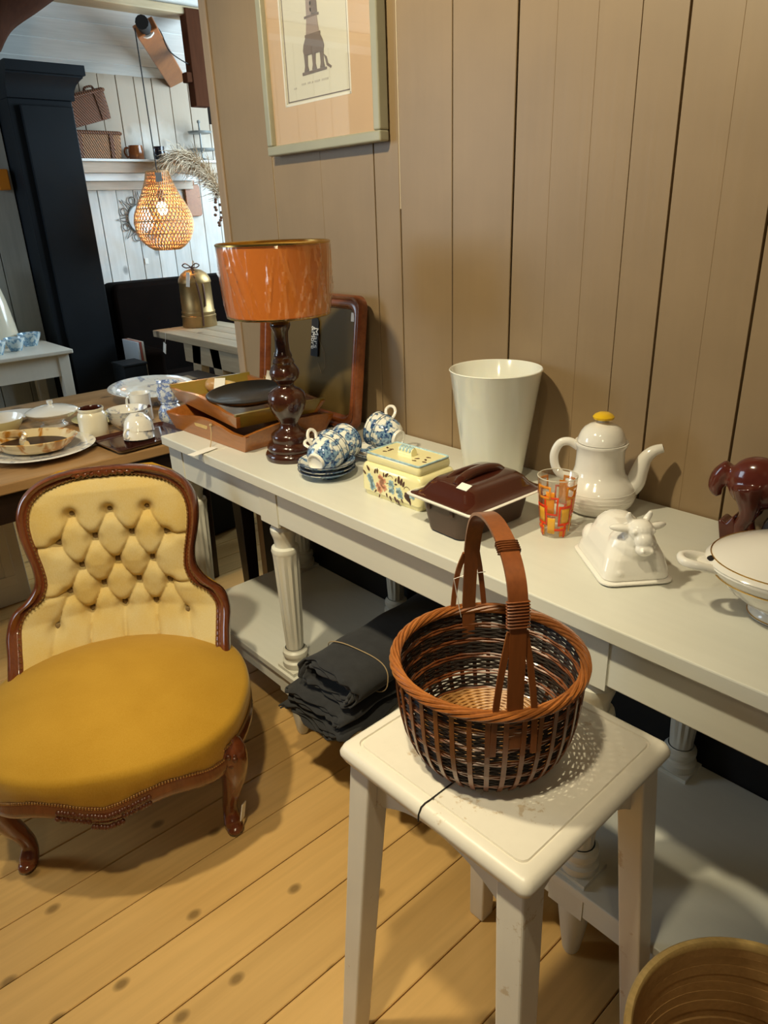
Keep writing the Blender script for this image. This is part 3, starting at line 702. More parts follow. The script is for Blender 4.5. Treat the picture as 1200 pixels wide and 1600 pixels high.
# seat cushion
SP = [(0, .168), (.10, .160), (.20, .118), (.265, .05), (.296, -.04), (.302, -.12), (.285, -.21), (.235, -.29), (.13, -.35), (0, -.372)]
spn = spline([(x, -n, 0) for x, n in SP]+[(-x, -n, 0) for x, n in SP[-2:0:-1]], 6, closed=True)
NSP = len(spn); cen = Vector((0, 0.11, 0))
def zlow(p):   # lower edge of the upholstery follows the serpentine rail
    n = -p.y; f = max(0, min(1, (n+0.05)/0.16)); return lerp(0.285, 0.262+0.028*abs(math.sin(p.x*PI/0.24))**1.5 if abs(p.x) < 0.24 else 0.29, f)
rings = []
for r in (0.0, 0.2, 0.4, 0.58, 0.72, 0.83, 0.91, 0.96, 0.99): rings.append((r, lambda p, r=r: 0.340+0.062*(1-r**2.6)))
rings += [(1.0, lambda p: 0.330), (1.004, lambda p: 0.318), (1.0, lambda p: lerp(0.318, zlow(p), 0.5)), (0.985, lambda p: zlow(p))]
def sg_(i, j):
    r, fz = rings[i]; p = cen.lerp(spn[j], r) if r > 0 else cen+(spn[j]-cen)*0.001
    rip = 0.0016*math.sin(j*1.9)*max(0, (i-9))/3 if -p.y > 0 else 0
    q = cen+(spn[j]-cen)*(max(r, 0.001)); return (q.x, q.y+rip, fz(spn[j]))
m = MB(); m.grid(sg_, len(rings), NSP, cv=True); m.build('seat_cushion', M['velvet_seat'], ch, angle=80)
# seat rail
def rl(i, j):
    p = spn[i]; z1 = zlow(p)+0.004; k = [(0.93, 0.0), (0.985, 0.0), (1.0, -0.006), (0.995, -0.014), (1.004, -0.022), (1.0, -0.036), (0.975, -0.046), (0.93, -0.046)][j]
    q = cen+(p-cen)*k[0]; return (q.x, q.y, z1+k[1])
m = MB(); m.grid(rl, NSP, 8, cu=True, cv=True); m.build('seat_rail', M['walnut'], ch, angle=50)
m = MB()
for j in range(NSP):
    for t in (0, .33, .66):
        p = spn[j].lerp(spn[(j+1) % NSP], t)
        if p.y < 0.22:
            q = cen+(p-cen)*0.995; m.ball((q.x, q.y, zlow(p)+0.002), 0.0034, 6, 4)
o = m.build('nail_trim', M['nail'], ch); o['kind'] = 'stuff'
m = MB(); rnd = random.Random(2)
for k in range(-13, 14):
    x = k*0.0068; n = interp(abs(x), [0, .1, .2], [.168, .160, .118])
    for zz in (-0.018, -0.033):
        m.ball((x+rnd.uniform(-.002, .002), -n-0.001, 0.262+0.028*abs(math.sin(x*PI/0.24))**1.5+zz-0.012*(abs(k) < 5)*(zz < -.02)), (0.006, 0.006, 0.0065), 7, 5, R=Matrix.Rotation(rnd.uniform(-1, 1), 3, 'Y'))
m.build('rail_carving', M['carving'], ch)
for s in (-1, 1):   # cabriole front legs
    path = [(s*.222, -.018, .30), (s*.248, -.048, .262), (s*.252, -.050, .215), (s*.242, -.034, .15), (s*.230, -.012, .09), (s*.225, -.004, .05), (s*.228, -.016, .022), (s*.232, -.030, .010)]
    rr = [.026, .034, .031, .0235, .0185, .0175, .0215, .016]
    P = spline(path, 5); R = [interp(i/5, list(range(8)), rr) for i in range(len(P))]
    m = MB(); m.tube(P, R, 14); m.ball((s*.232, -.024, .013), (.020, .024, .013))
    lg_ = m.build('front_leg', M['walnut'], ch, angle=60)
    m = MB()
    for k in range(9):
        a = k*0.75; m.ball((s*.252+0.016*math.cos(a)*(0.4+k/12), -.080+0.004*(k % 3), .258+0.018*math.sin(a)*(0.4+k/12)), (.007, .006, .007), 7, 5)
    m.build('knee_carving', M['carving'], lg_)
    path = [(s*.20, .30, .285), (s*.205, .335, .20), (s*.215, .385, .10), (s*.225, .44, .0)]
    m = MB(); m.tube(spline(path, 5), [.022-.0006*i for i in range(16)], 10); m.build('rear_leg', M['walnut'], ch, angle=60)
m = MB(); m.box(-.012, .012, -.001, .001, -.02, .02); m.build('price_tag', M['paper'], ch, loc=(.255, -.022, .055), rot=(0.1, 0.3, 1.2), smooth=False)

# ================================================================ framed print on the wall
pf = thing('framed_print', 'framed sepia print of a tall stone column in tan mount on plank wall', 'picture', (-0.387, -0.004, 1.50), 0)
W2, HT, FW, FD = 0.239, 0.62, 0.024, 0.030
for nm, (x0, x1, z0, z1) in (('l', (-W2, -W2+FW, FW, HT-FW)), ('r', (W2-FW, W2, FW, HT-FW)), ('b', (-W2, W2, 0, FW)), ('t', (-W2, W2, HT-FW, HT))):
    MB().box(x0, x1, -FD, 0, z0, z1).build('frame_bar', M['pic_frame'], pf, smooth=False, bevel=0.004, seg=3)
MB().box(-W2+FW-.002, W2-FW+.002, -0.010, -0.002, FW-.002, HT-FW+.002).build('backing', M['pic_paper'], pf, smooth=False)
ix0, ix1, iz0 = -0.152, 0.121, 0.116
IZ1 = HT-0.09
mt = MB()
for x0, x1, z0, z1 in ((-W2+FW, ix0, FW, HT-FW), (ix1, W2-FW, FW, HT-FW), (ix0, ix1, FW, iz0), (ix0, ix1, IZ1, HT-FW)):
    mt.box(x0, x1, -0.0145, -0.0105, z0, z1)
mt.build('mount', M['pic_mat'], pf, smooth=False)
m = MB()
for x0, x1, z0, z1 in ((ix0-.003, ix0+.002, iz0-.003, IZ1), (ix1-.002, ix1+.003, iz0-.003, IZ1), (ix0, ix1, iz0-.003, iz0+.002)):
    m.box(x0, x1, -0.0150, -0.0105, z0, z1)
m.build('mount_edge', M['pic_edge'], pf, smooth=False)
m = MB()
for x0, x1, z0, z1 in ((ix0+.006, ix0+.0085, iz0+.006, IZ1), (ix1-.0085, ix1-.006, iz0+.006, IZ1), (ix0+.006, ix1-.006, iz0+.006, iz0+.0085)):
    m.box(x0, x1, -0.0109, -0.0101, z0, z1)
# the drawn column: base with scrolls, shaft
cx = -0.022; zb = iz0+0.062
def ink(mm, poly, y=-0.0107): mm.prism(poly, 0, 0.0006, T(cx, y, zb) @ RX(PI/2))
ink(m, [(-.044, 0), (.044, .010), (.050, .014), (.03, .022), (.036, .034), (.034, .044), (.044, .060), (.040, .076), (.026, .080), (-.026, .080), (-.036, .074), (-.040, .058), (-.032, .044), (-.036, .03), (-.034, .012)][:0] or [(-.040, .040), (.040, .040), (.044, .052), (.040, .064), (.030, .078), (-.030, .078), (-.040, .064), (-.044, .052)])
for px_ in (-0.033, 0.0, 0.033):
    ink(m, [(px_-.010, 0.006), (px_+.010, 0.006), (px_+.006, .018), (px_+.008, .042), (px_-.008, .042), (px_-.006, .018)])
ink(m, [(-.052, -.002), (.050, .000), (.050, .005), (-.052, .005)])
ink(m, [(.040, .034), (.052, .026), (.056, .012), (.070, .004), (.066, .000), (.050, .008), (.046, .022)])
ink(m, [(-.030, .118), (.030, .118), (.030, .123), (-.030, .123)]); ink(m, [(-.032, .078), (.032, .078), (.032, .084), (-.032, .084)])
ink(m, [(-.005, .124), (.024, .124), (.014, .36), (-.003, .36)]); ink(m, [(-.018, .25), (.018, .25), (.014, .36), (-.015, .36)])
m.build('ink_drawing', M['ink'], pf, smooth=False)
m = MB(); ink(m, [(-.027, .084), (.027, .084), (.021, .118), (-.021, .118)]); ink(m, [(-.021, .123), (.0, .123), (.0, .25), (-.017, .25)])
m.build('ink_wash', M['ink_soft'], pf, smooth=False)
m = MB()
for k, (x0, w_) in enumerate(((-.06, .018), (-.034, .012), (-.016, .006), (-.004, .022), (.026, .026), (-.095, .012))):
    m.box(x0+cx, x0+cx+w_, -0.0107, -0.0101, zb-.022+(0 if k < 5 else -.006), zb-.018+(0 if k < 5 else -.006))
m.build('caption', M['ink_pale'], pf, smooth=False)
MB().box(-W2+FW-.001, W2-FW+.001, -0.020, -0.0185, FW-.001, HT-FW+.001).build('glazing', M['pic_glass'], pf, smooth=False)

# ================================================================ leaning framed tray
LA = math.atan2(0.050, 0.362)
lt = thing('leaning_tray', 'large rounded wooden frame with dark smoked panel leaning on plank wall behind lamp', 'tray', (-0.462, -0.078, ZT+0.001), 0)
lt.rotation_euler = (-LA, 0, 0)
hw, hh, c = 0.240, 0.182, 0.0
o_, i_ = rrect(hw, hh, 0.035, 6, 0, hh), rrect(hw-0.038, hh-0.038, 0.028, 6, 0, hh)
n = len(o_); PF = [(0, 0), (0, .020), (.12, .027), (.30, .024), (.42, .018), (.60, .022), (.78, .020), (.90, .012), (1, .008), (1, 0)]
m = MB(); m.grid(lambda i, j: (lerp(o_[i][0], i_[i][0], PF[j][0]), -PF[j][1], lerp(o_[i][1], i_[i][1], PF[j][0])), n, len(PF), cu=True, cv=True)
m.build('frame', M['mahog'], lt, angle=50)
MB().box(-hw+.034, hw-.034, -0.008, -0.002, .034, 2*hh-.034).build('panel', M['tray_glass'], lt, smooth=False)
MB().box(0.185, 0.200, -0.0095, -0.0082, 0.295, 0.318).build('price_sticker', M['paper'], lt, smooth=False)
kt = MB(); kt.prism([(-.0165, 0), (.0165, 0), (.0165, .100), (0.004, .116), (-.004, .116), (-.0165, .100)], 0, 0.0015, RX(PI/2))
tg = kt.build('hang_tag', M['black_card'], lt, loc=(0.030, -0.012, 0.185), smooth=False)
def text_mesh(name, txt, size, mat, parent, Mx, extrude=0.0002):
    cu = bpy.data.curves.new(name, 'FONT'); cu.body = txt; cu.size = size; cu.extrude = extrude; cu.align_x = 'CENTER'; cu.align_y = 'CENTER'
    to = bpy.data.objects.new(name, cu); col.objects.link(to); dg = bpy.context.evaluated_depsgraph_get()
    me = bpy.data.meshes.new_from_object(to.evaluated_get(dg)); bpy.data.objects.remove(to)
    me.materials.clear(); me.materials.append(mat); me.transform(Mx)
    o = bpy.data.objects.new(name, me); col.objects.link(o); o.parent = parent; return o
text_mesh('lettering', 'Mars', 0.030, M['paper'], tg, T(0.0065, -0.0019, 0.052) @ RX(PI/2) @ RZ(-PI/2))
text_mesh('lettering', '&More', 0.023, M['paper'], tg, T(-0.0075, -0.0019, 0.052) @ RX(PI/2) @ RZ(-PI/2))
m = MB(); m.tube([(0.03, -0.012, 0.30), (0.05, -0.011, 0.23), (0.075, -0.011, 0.20), (0.08, -0.011, 0.16), (0.065, -0.011, 0.14), (0.045, -0.011, 0.17)], 0.0005, 4); m.build('tag_string', M['twine'], lt)

# ================================================================ wooden trays
def tray(name, label, cx, cy_, z0, L, D, h, flare, rz, mat_long, mat_short, hole=True, tilt=(0, 0)):
    t = thing(name, label, 'tray', (cx, cy_, z0), rz); t.rotation_euler = (tilt[0], tilt[1], rz)
    a, b = L/2, D/2; th = 0.011
    MB().box(-a+flare+th, a-flare-th, -b+flare*.5, b-flare*.5, 0, 0.006).build('tray_bottom', mat_long, t, smooth=False)
    for s in (-1, 1):       # long sides with raised middle
        n = 24; top = [(lerp(-a, a, k/n), h*(0.74+0.26*max(0, math.cos(PI*(2*k/n-1)*0.75)))*1.0) for k in range(n+1)]
        bot = [(a-flare, 0.0), (-a+flare, 0.0)]
        vs, fs = [], []
        for q, yy in enumerate((0, th)):
            vs += [(x, s*(b-th+yy) + 0*z, z) for x, z in top]
            vs += [(lerp(-a+flare, a-flare, k/n), s*(b-th+yy-flare*.35), 0.0) for k in range(n+1)]
        N1 = n+1
        for k in range(n):
            fs += [(k, k+1, N1+k+1, N1+k), (2*N1+k, 2*N1+k+1, 3*N1+k+1, 3*N1+k), (k, k+1, 2*N1+k+1, 2*N1+k), (N1+k, N1+k+1, 3*N1+k+1, 3*N1+k)]
        fs += [(0, N1, 3*N1, 2*N1), (n, N1+n, 3*N1+n, 2*N1+n)]
        sd = MB().add(vs, fs).build('long_side', mat_long, t, angle=30)
        if hole:
            m = MB(); m.prism(rrect(0.034, 0.0085, 0.0084, 6), -0.0006, 0.0006, T(-0.02, s*(b+0.0004-0.004), h*0.66) @ RX(PI/2+0*s)); m.build('hand_hole', M['bamboo_rim'], sd, smooth=False)
    for s in (-1, 1):       # short ends
        n = 14; vs, fs = [], []
        def ze(k): return h*(0.80+0.35*(1-abs(2*k/n-1)**1.6)*0.6) if hole else h*0.9
        for q in (0, th):
            vs += [(s*(a-q), lerp(-b, b, k/n), ze(k)) for k in range(n+1)]
            vs += [(s*(a-flare-q), lerp(-b+flare*.35, b-flare*.35, k/n), 0.0) for k in range(n+1)]
        N1 = n+1
        for k in range(n):
            fs += [(k, k+1, N1+k+1, N1+k), (2*N1+k, 2*N1+k+1, 3*N1+k+1, 3*N1+k), (k, k+1, 2*N1+k+1, 2*N1+k), (N1+k, N1+k+1, 3*N1+k+1, 3*N1+k)]
        fs += [(0, N1, 3*N1, 2*N1), (n, N1+n, 3*N1+n, 2*N1+n)]
        MB().add(vs, fs).build('short_side', mat_short, t, angle=30)
    return t
t1 = tray('wooden_tray', 'orange pine serving tray with wavy sides and paper tag, under the other tray', -0.494, -0.268, ZT+0.0005, 0.415, 0.292, 0.062, 0.028, math.radians(2.0), M['pine_tray'], M['pine_tray'])
# hanging paper tag on twine
m = MB(); m.tube([(0.045, -0.150, 0.052), (0.055, -0.156, 0.035), (0.065, -0.166, 0.012), (0.075, -0.176, 0.003)], 0.0014, 5); m.ball((0.045, -0.149, 0.052), 0.005, 8, 5); m.build('twine', M['twine'], t1)
MB().box(-0.013, 0.013, -0.058, 0.022, 0, 0.0014).build('paper_tag', M['paper'], t1, loc=(0.086, -0.190, 0.0018), rot=(0, 0, 0.20), smooth=False)
t2 = tray('bamboo_tray', 'olive and orange tray resting across pine tray, holding black plate', -0.520, -0.262, ZT+0.064, 0.480, 0.262, 0.048, 0.030, math.radians(-6.5), M['pine_tray'], M['green_tray'], hole=False, tilt=(0, 0))
for s in (-1, 1):
    m = MB()
    lp = [(0.006*math.sin(2*a), 0, 0.014*math.cos(a)) for a in [2*PI*k/24 for k in range(24)]]
    m.tube(lp, 0.0014, 5, closed=True); m.build('chain_hook', M['gold'], t2, loc=(-0.10 if s < 0 else 0.12, 0.121, 0.040), rot=(0, 0, 0))
    break
# bamboo handled scoop and tag lying in the upper tray
sp_ = thing('bamboo_tongs', 'pale bamboo handle with white tag lying in olive tray', 'utensil', (-0.665, -0.225, ZT+0.0715), math.radians(25))
m = MB(); m.tube([(-.06, 0, .030), (0, 0, .026), (.06, 0, .020)], [.011, .013, .009], 10); m.build('handle', M['bamboo_rim'], sp_)
m = MB(); m.ball((-.055, 0, .022), (.026, .024, .022)); m.build('knob', M['bamboo'], sp_)
MB().box(-.016, .016, -.034, .034, 0, .001).build('paper_tag', M['paper'], sp_, loc=(-.01, -.030, .030), rot=(0.45, 0.0, 0.5), smooth=False)
bp = MB(); bp.lathe([(0, 0.0), (.085, 0.0), (.108, .012), (.116, .0165), (.118, .020), (.115, .021), (.106, .016), (.083, .0045), (0, .0045)], 48)
o = bp.build('black_plate', M['black_plate'], None, loc=(-0.445, -0.285, ZT+0.1015), rot=(math.radians(3), math.radians(1), 0)); tag(o, 'round black lacquer plate lying in the olive tray', 'plate')

# ================================================================ table lamp
lp = thing('table_lamp', 'dark turned wood table lamp with orange drum shade in plastic wrap', 'lamp', (-0.192, -0.332, ZT), 0)
LPR = [(0, 0), (.0635, 0), (.065, .006), (.065, .013), (.061, .019), (.057, .021), (.0595, .027), (.0595, .032), (.055, .040), (.046, .044), (.0465, .050), (.048, .056), (.046, .063), (.038, .069), (.030, .073), (.024, .082), (.0225, .089), (.0235, .093), (.031, .105), (.041, .122), (.0468, .140), (.0475, .152), (.044, .165), (.033, .174), (.022, .179), (.020, .186), (.024, .193), (.033, .201), (.0365, .212), (.035, .222), (.029, .231), (.0245, .236), (.0265, .241), (.023, .247), (.0205, .250), (.0225, .255), (.0195, .262), (.0175, .268), (.0165, .29), (.0175, .312), (.023, .322), (.0245, .328), (.022, .336), (.014, .341), (.013, .36), (.0, .36)]
MB().lathe(LPR, 40).build('turned_base', M['dark_wood'], lp, angle=50)
m = MB(); m.lathe([(.010, .36), (.012, .362), (.012, .40), (.016, .402), (.016, .43), (0, .43)], 16); m.build('lamp_holder', M['black_card'], lp)
z0, z1, r0, r1 = 0.353, 0.509, 0.1185, 0.1275
MB().lathe([(r0, z0), (r1, z1)], 72).build('lamp_shade', M['shade'], lp)
m = MB(); m.lathe([(r0-.0015, z0), (r1-.0015, z1)], 72); m.build('shade_lining', M['shade_in'], lp)
m = MB()
for r, z in ((r0, z0), (r1, z1)):
    mm = MB(); mm.tube([(r*math.cos(a), r*math.sin(a), z) for a in [2*PI*k/72 for k in range(72)]], 0.0034, 6, closed=True); mm.build('shade_ring', M['gold'], lp)
for k in range(3): m.tube([(0.012*math.cos(k*2.094), 0.012*math.sin(k*2.094), z0+.02), (r0*math.cos(k*2.094), r0*math.sin(k*2.094), z0+.02)], 0.0015, 5)
m.build('shade_spider', M['gold'], lp)
rnd = random.Random(9)
cr = [(rnd.uniform(0, 2*PI), rnd.uniform(-2.6, 2.6), rnd.uniform(.025, .08), rnd.uniform(.0030, .0075), rnd.uniform(0.3, 1)) for _ in range(60)]
def wrap(i, j):
    a = 2*PI*i/220; t = j/20; d = 0.0022
    for a0, sk, wd, am, cc in cr:
        x = (a-a0-sk*0.22*(t-0.5)*cc+PI) % (2*PI)-PI; d += am*max(0, 1-abs(x)/wd)*math.sin(PI*min(1, max(0.03, t*1.02)))**0.5
    r = lerp(r0, r1, t)+d; return (r*math.cos(a), r*math.sin(a), lerp(z0-.001, z1+.001, t))
m = MB(); m.grid(wrap, 220, 21, cu=True); m.build('plastic_wrap', M['wrap'], lp, angle=20)
m = MB(); m.tube([(.0185, -.004, .262), (.004, -.020, .262), (-.016, -.014, .262), (-.030, -.012, .240), (-.038, -.014, .215)], 0.0008, 4); m.build('tag_string', M['paper'], lp)
MB().box(-.007, .007, -.0005, .0005, -.022, .0).build('paper_tag', M['paper'], lp, loc=(-.039, -.016, .216), rot=(0, 0.25, 0.9), smooth=False)

# ================================================================ blue floral cups and saucers
def saucer_mb():
    m = MB(); m.lathe([(0, .004), (.030, .004), (.031, 0), (.035, 0), (.036, .004), (.052, .009), (.066, .017), (.0675, .019), (.066, .020), (.050, .0125), (.034, .0075), (0, .007)], 48); return m
def saucer(label, loc, rot=(0, 0, 0)):
    t = thing('saucer', label, 'saucer', loc, 0, 'blue floral tea set'); t.rotation_euler = rot
    saucer_mb().build('dish', M['blue_floral'], t)
    for r, z, w_ in ((.0668, .0200, .0009), (.0625, .0183, .0006)):
        m = MB(); m.tube([(r*math.cos(2*PI*k/48), r*math.sin(2*PI*k/48), z) for k in range(48)], w_, 5, closed=True); m.build('rim_line', M['blue_band'], t)
    return t
SXY = (-0.013, -0.357)
saucer('blue and white saucer, lowest of the stack of three beside lamp', (*SXY, ZT+0.0005))
saucer('blue and white saucer, middle of the stack of three beside lamp', (SXY[0]+.002, SXY[1]-.001, ZT+0.0095), (0, 0, 1.2))
saucer('blue and white saucer, top of the stack, holding tipped cups', (SXY[0], SXY[1]+.001, ZT+0.0185), (0, 0, 2.5))
def cup(label, foot, axis, roll, nest):
    """foot = centre of the foot ring, axis = direction of the opening"""
    t = thing('teacup', label, 'cup', foot, 0, 'blue floral tea set')
    Mx = axis_to(axis) @ RZ(roll); t.rotation_euler = Mx.to_euler()
    MB().lathe([(0, .003), (.017, .003), (.018, 0), (.0205, 0), (.021, .006), (.0285, .012), (.036, .022), (.040, .036), (.0425, .052), (.0435, .056), (.0425, .056), (.039, .037), (.0345, .024), (.027, .0145), (0, .0095)], 40).build('cup_body', M['blue_floral'], t)
    m = MB(); m.lathe([(0.0, .0022), (.0168, .0028), (.0182, -.0004), (.0209, -.0004), (.0215, .0062), (.0245, .0098)], 40); m.build('foot_ring', M['ceramic'], t)
    for z, r in ((.0556, .0438), (.050, .0424)):
        m = MB(); m.tube([(r*math.cos(2*PI*k/40), r*math.sin(2*PI*k/40), z) for k in range(40)], .0006, 5, closed=True); m.build('rim_line', M['blue_band'], t)
    m = MB(); m.tube(spline([(.0405, 0, .044), (.052, 0, .052), (.063, 0, .048), (.066, 0, .036), (.058, 0, .025), (.046, 0, .022), (.036, 0, .024)], 5), [.0033]*31, 8, flat=1.2); m.build('handle', M['ceramic'], t)
    return t
A1 = Vector((-0.30, 0.92, 0.22)).normalized()
F1 = Vector((0.004, -0.402, ZT+0.045))
cup('blue floral teacup lying with its white foot towards the front, on saucers', F1, A1, 1.15, 0)
cup('blue floral teacup nested inside the tipped front cup on saucers', F1+A1*0.0235+Vector((0, 0, 0.001)), A1, 0.2, 1)
cup('blue floral teacup lying behind the tipped saucer-top cups', F1+A1*0.072+Vector((-0.012, 0.016, -0.006)), Vector((-0.35, 0.93, 0.02)).normalized(), -0.9, 1)
saucer('blue and white saucer lying flat behind the stack, under sideways cups', (-0.030, -0.185, ZT+0.0005), (0, 0, 0.6))
A2 = Vector((-0.93, -0.10, 0.16)).normalized(); F2 = Vector((0.040, -0.172, ZT+0.0565))
cup('blue floral teacup lying sideways with looped handle up, behind butter dish', F2, A2, -1.45, 0)
cup('blue floral teacup nested on the sideways cup behind butter dish', F2+A2*0.025+Vector((0, 0, .001)), A2, 2.2, 1)
o = MB().box(-.022, .022, -.0006, .0006, 0, .038).build('price_card', M['paper'], None, loc=(-0.098, -0.245, ZT+0.001), rot=(-0.25, 0, 0.25), smooth=False)
tag(o, 'small cream price card standing behind blue teacups', 'card')

# ================================================================ butter dish with flowers
bd = thing('butter_dish', 'pale yellow ceramic box with painted flowers and blue handled lid', 'dish', (0.222, -0.318, ZT), math.radians(1.5))
a, b, h = 0.089, 0.055, 0.074
def rrings(list_, n=5):
    vs, fs, first = [], [], None
    for hx, hy, r, z in list_:
        q = [(x, y, z) for x, y in rrect(hx, hy, r, n)]; first = len(q); vs += q
    for i in range(len(list_)-1):
        for k in range(first): fs.append((i*first+k, i*first+(k+1) % first, (i+1)*first+(k+1) % first, (i+1)*first+k))
    fs.append(tuple(range(first))[::-1]); fs.append(tuple((len(list_)-1)*first+k for k in range(first)))
    return MB().add(vs, fs)
rrings([(a-.006, b-.006, .008, .0005), (a-.004, b-.004, .009, .006), (a-.003, b-.003, .010, .010), (a, b, .012, .013), (a, b, .012, h-.012), (a-.003, b-.003, .012, h-.004), (a-.008, b-.008, .010, h)]).build('box', M['butter'], bd, angle=35)
ld = rrings([(a-.011, b-.009, .006, h+.0003), (a-.009, b-.007, .007, h+.004), (a-.009, b-.007, .007, h+.012), (a-.012, b-.010, .006, h+.020)]).build('lid', M['butter'], bd, angle=35)
m = MB(); q = rrect(a-.0118, b-.0098, .006, 5); m.tube([(x, y, h+.0200) for x, y in q], .0022, 6, closed=True); m.build('blue_edge', M['lightblue'], ld)
m = MB()
m.prism([(-.008, 0), (.008, 0), (.0085, .006), (.006, .014), (0, .017), (-.006, .014), (-.0085, .006)], -.020, .020, T(0, 0, h+.0195) @ RY(PI/2) @ RZ(PI/2)); hn_ = m.build('handle', M['butter'], ld, angle=30)
m = MB()
for k in range(4): m.ball((-.0145+.0095*k, 0, h+.030), (.0058, .0090, .0085), 10, 7)
m.build('blue_handle_glaze', M['lightblue'], hn_)
# painted flowers
def fpos(u, v, face='front'):
    return T(u, -b-.0003, v) @ RX(PI/2) if face == 'front' else (T(a+.0003, u, v) @ RZ(PI/2) @ RX(PI/2))
def petal(mm, M4, L, W, ang): mm.prism([(L*0.5*(1+math.cos(t)), W*math.sin(t)*(1-0.35*math.cos(t))) for t in [2*PI*k/10 for k in range(10)]], 0, .0006, M4 @ RZ(ang))
lf, pk, bl = MB(), MB(), MB(); rnd = random.Random(3)
for (u, v) in ((-.025, .038), (-.034, .030), (-.016, .030), (-.026, .050), (-.030, .022), (-.018, .045)):
    for k in range(6): petal(pk, fpos(u, v), .0085, .0032, k*1.047+rnd.uniform(0, 1))
for (u, v) in ((-.055, .034), (-.060, .044), (-.052, .024), (.006, .044), (.006, .030), (.028, .034), (.032, .026), (.066, .034)):
    for k in range(7): petal(bl, fpos(u, v), .0095, .0034, k*0.9+rnd.uniform(0, 1))
for (u, v, an, L) in ((-.060, .058, 2.2, .014), (-.072, .048, 2.4, .012), (-.044, .056, 1.3, .012), (-.036, .058, 1.5, .012), (-.012, .056, .8, .014), (-.016, .054, 1.6, .010), (-.040, .020, 4.0, .010), (-.030, .012, 4.4, .009), (.018, .052, 1.2, .010), (.016, .046, .2, .008), (.028, .050, 1.5, .018), (.034, .048, 1.3, .017), (.040, .046, 1.2, .014), (.000, .016, 5.2, .012), (.014, .018, 5.3, .014), (.022, .014, 5.4, .014), (.034, .018, 5.4, .010), (.044, .030, 5.6, .022), (.046, .036, 5.4, .024), (.052, .036, 5.2, .018), (.058, .024, 5.0, .014), (-.010, .020, 5.0, .010)):
    petal(lf, fpos(u, v), L, L*.19, an)
for (u, v, an, L) in ((-.02, .05, 1.2, .012), (.0, .042, .9, .012), (.02, .036, 1.9, .010)): petal(lf, fpos(u, v, 'side'), L, L*.2, an)
def curl(mm, u, v, r, a0, a1): mm.tube([(u+r*math.cos(lerp(a0, a1, k/8)), -b-.0004, v+r*math.sin(lerp(a0, a1, k/8))) for k in range(9)], .0006, 4)
curl(lf, .000, .030, .014, 0.3, 2.2); curl(lf, .052, .040, .009, 0.2, 2.9); curl(lf, .004, .054, .008, .5, 2.5)
for (u, v, an) in ((-.055, -.020, .4), (-.048, -.012, 1.4), (-.060, .0, 2.5), (-.045, .004, 3.6), (.045, .010, .3), (.052, .000, 5.6), (.040, -.004, 4.0), (.058, -.016, .2), (.046, -.020, 3.4)):
    petal(lf, T(u, v, h+.0201), .011, .0024, an)
fo = lf.build('painted_leaves', M['leaf'], bd, smooth=False); fo['kind'] = 'stuff'
for q_ in (pk.build('painted_pink_flowers', M['pink'], bd, smooth=False), bl.build('painted_blue_flowers', M['lightblue'], bd, smooth=False)): q_['kind'] = 'stuff'

# ================================================================ brown casserole
cs = thing('casserole_dish', 'rectangular dark brown casserole with glossy lid and white rim', 'dish', (0.422, -0.326, ZT), math.radians(-2))
rrings([(.044, .084, .018, .0005), (.048, .089, .020, .004), (.058, .097, .022, .058), (.062, .098, .022, .062)]).build('body', M['brown_matt'], cs, angle=40)
m = rrings([(.064, .099, .018, .0622), (.084, .104, .012, .064), (.0885, .1065, .010, .067), (.0885, .1065, .010, .0685), (.085, .103, .010, .0695), (.064, .094, .018, .0690)]); m.build('rim', M['ceramic'], cs, angle=40)
rrings([(.083, .1015, .012, .0672), (.0835, .102, .012, .0702), (.076, .096, .018, .0725), (.067, .088, .022, .080), (.059, .081, .022, .091), (.050, .072, .022, .0985), (.034, .056, .02, .1005)], 6).build('lid', M['brown_glaze'], cs, angle=60, bevel=0)
m = MB(); m.tube(spline([(.006, -.060, .094), (.006, -.048, .102), (.004, -.02, .108), (.004, .02, .108), (.006, .048, .102), (.006, .060, .094)], 4), [.010]*21, 10); m.tube(spline([(-.028, -.050, .096), (-.032, -.02, .1005), (-.032, .02, .1005), (-.028, .050, .096)], 4), [.006]*13, 8)
m.build('lid_handle', M['brown_glaze'], cs, angle=60)
for s in (-1, 1):
    for k in (-1, 1): MB().box(k*.03-.004, k*.03+.004, s*.0975-.002, s*.0975+.002, .050, .063).build('lug', M['brown_matt'], cs, smooth=False)
MB().box(-.011, .011, -.010, .010, 0, .0008).build('price_sticker', M['paper'], cs, loc=(.030, -.0655, .1000), rot=(0.22, 0.10, 0.2), smooth=False)

# ================================================================ opal glass vase
VX, VY = PZ(781, 738, ZT).x, -0.108
vz = thing('vase', 'tall flared milky white glass vase standing against plank wall', 'vase', (0.281, VY, ZT), 0)
MB().lathe([(0, .0008), (.060, .0008), (.0635, .005), (.0645, .012), (.0985, .245), (.1000, .2475), (.0985, .249), (.0955, .2465), (.0615, .016), (0, .012)], 64).build('vase_body', M['opal'], vz, angle=50)

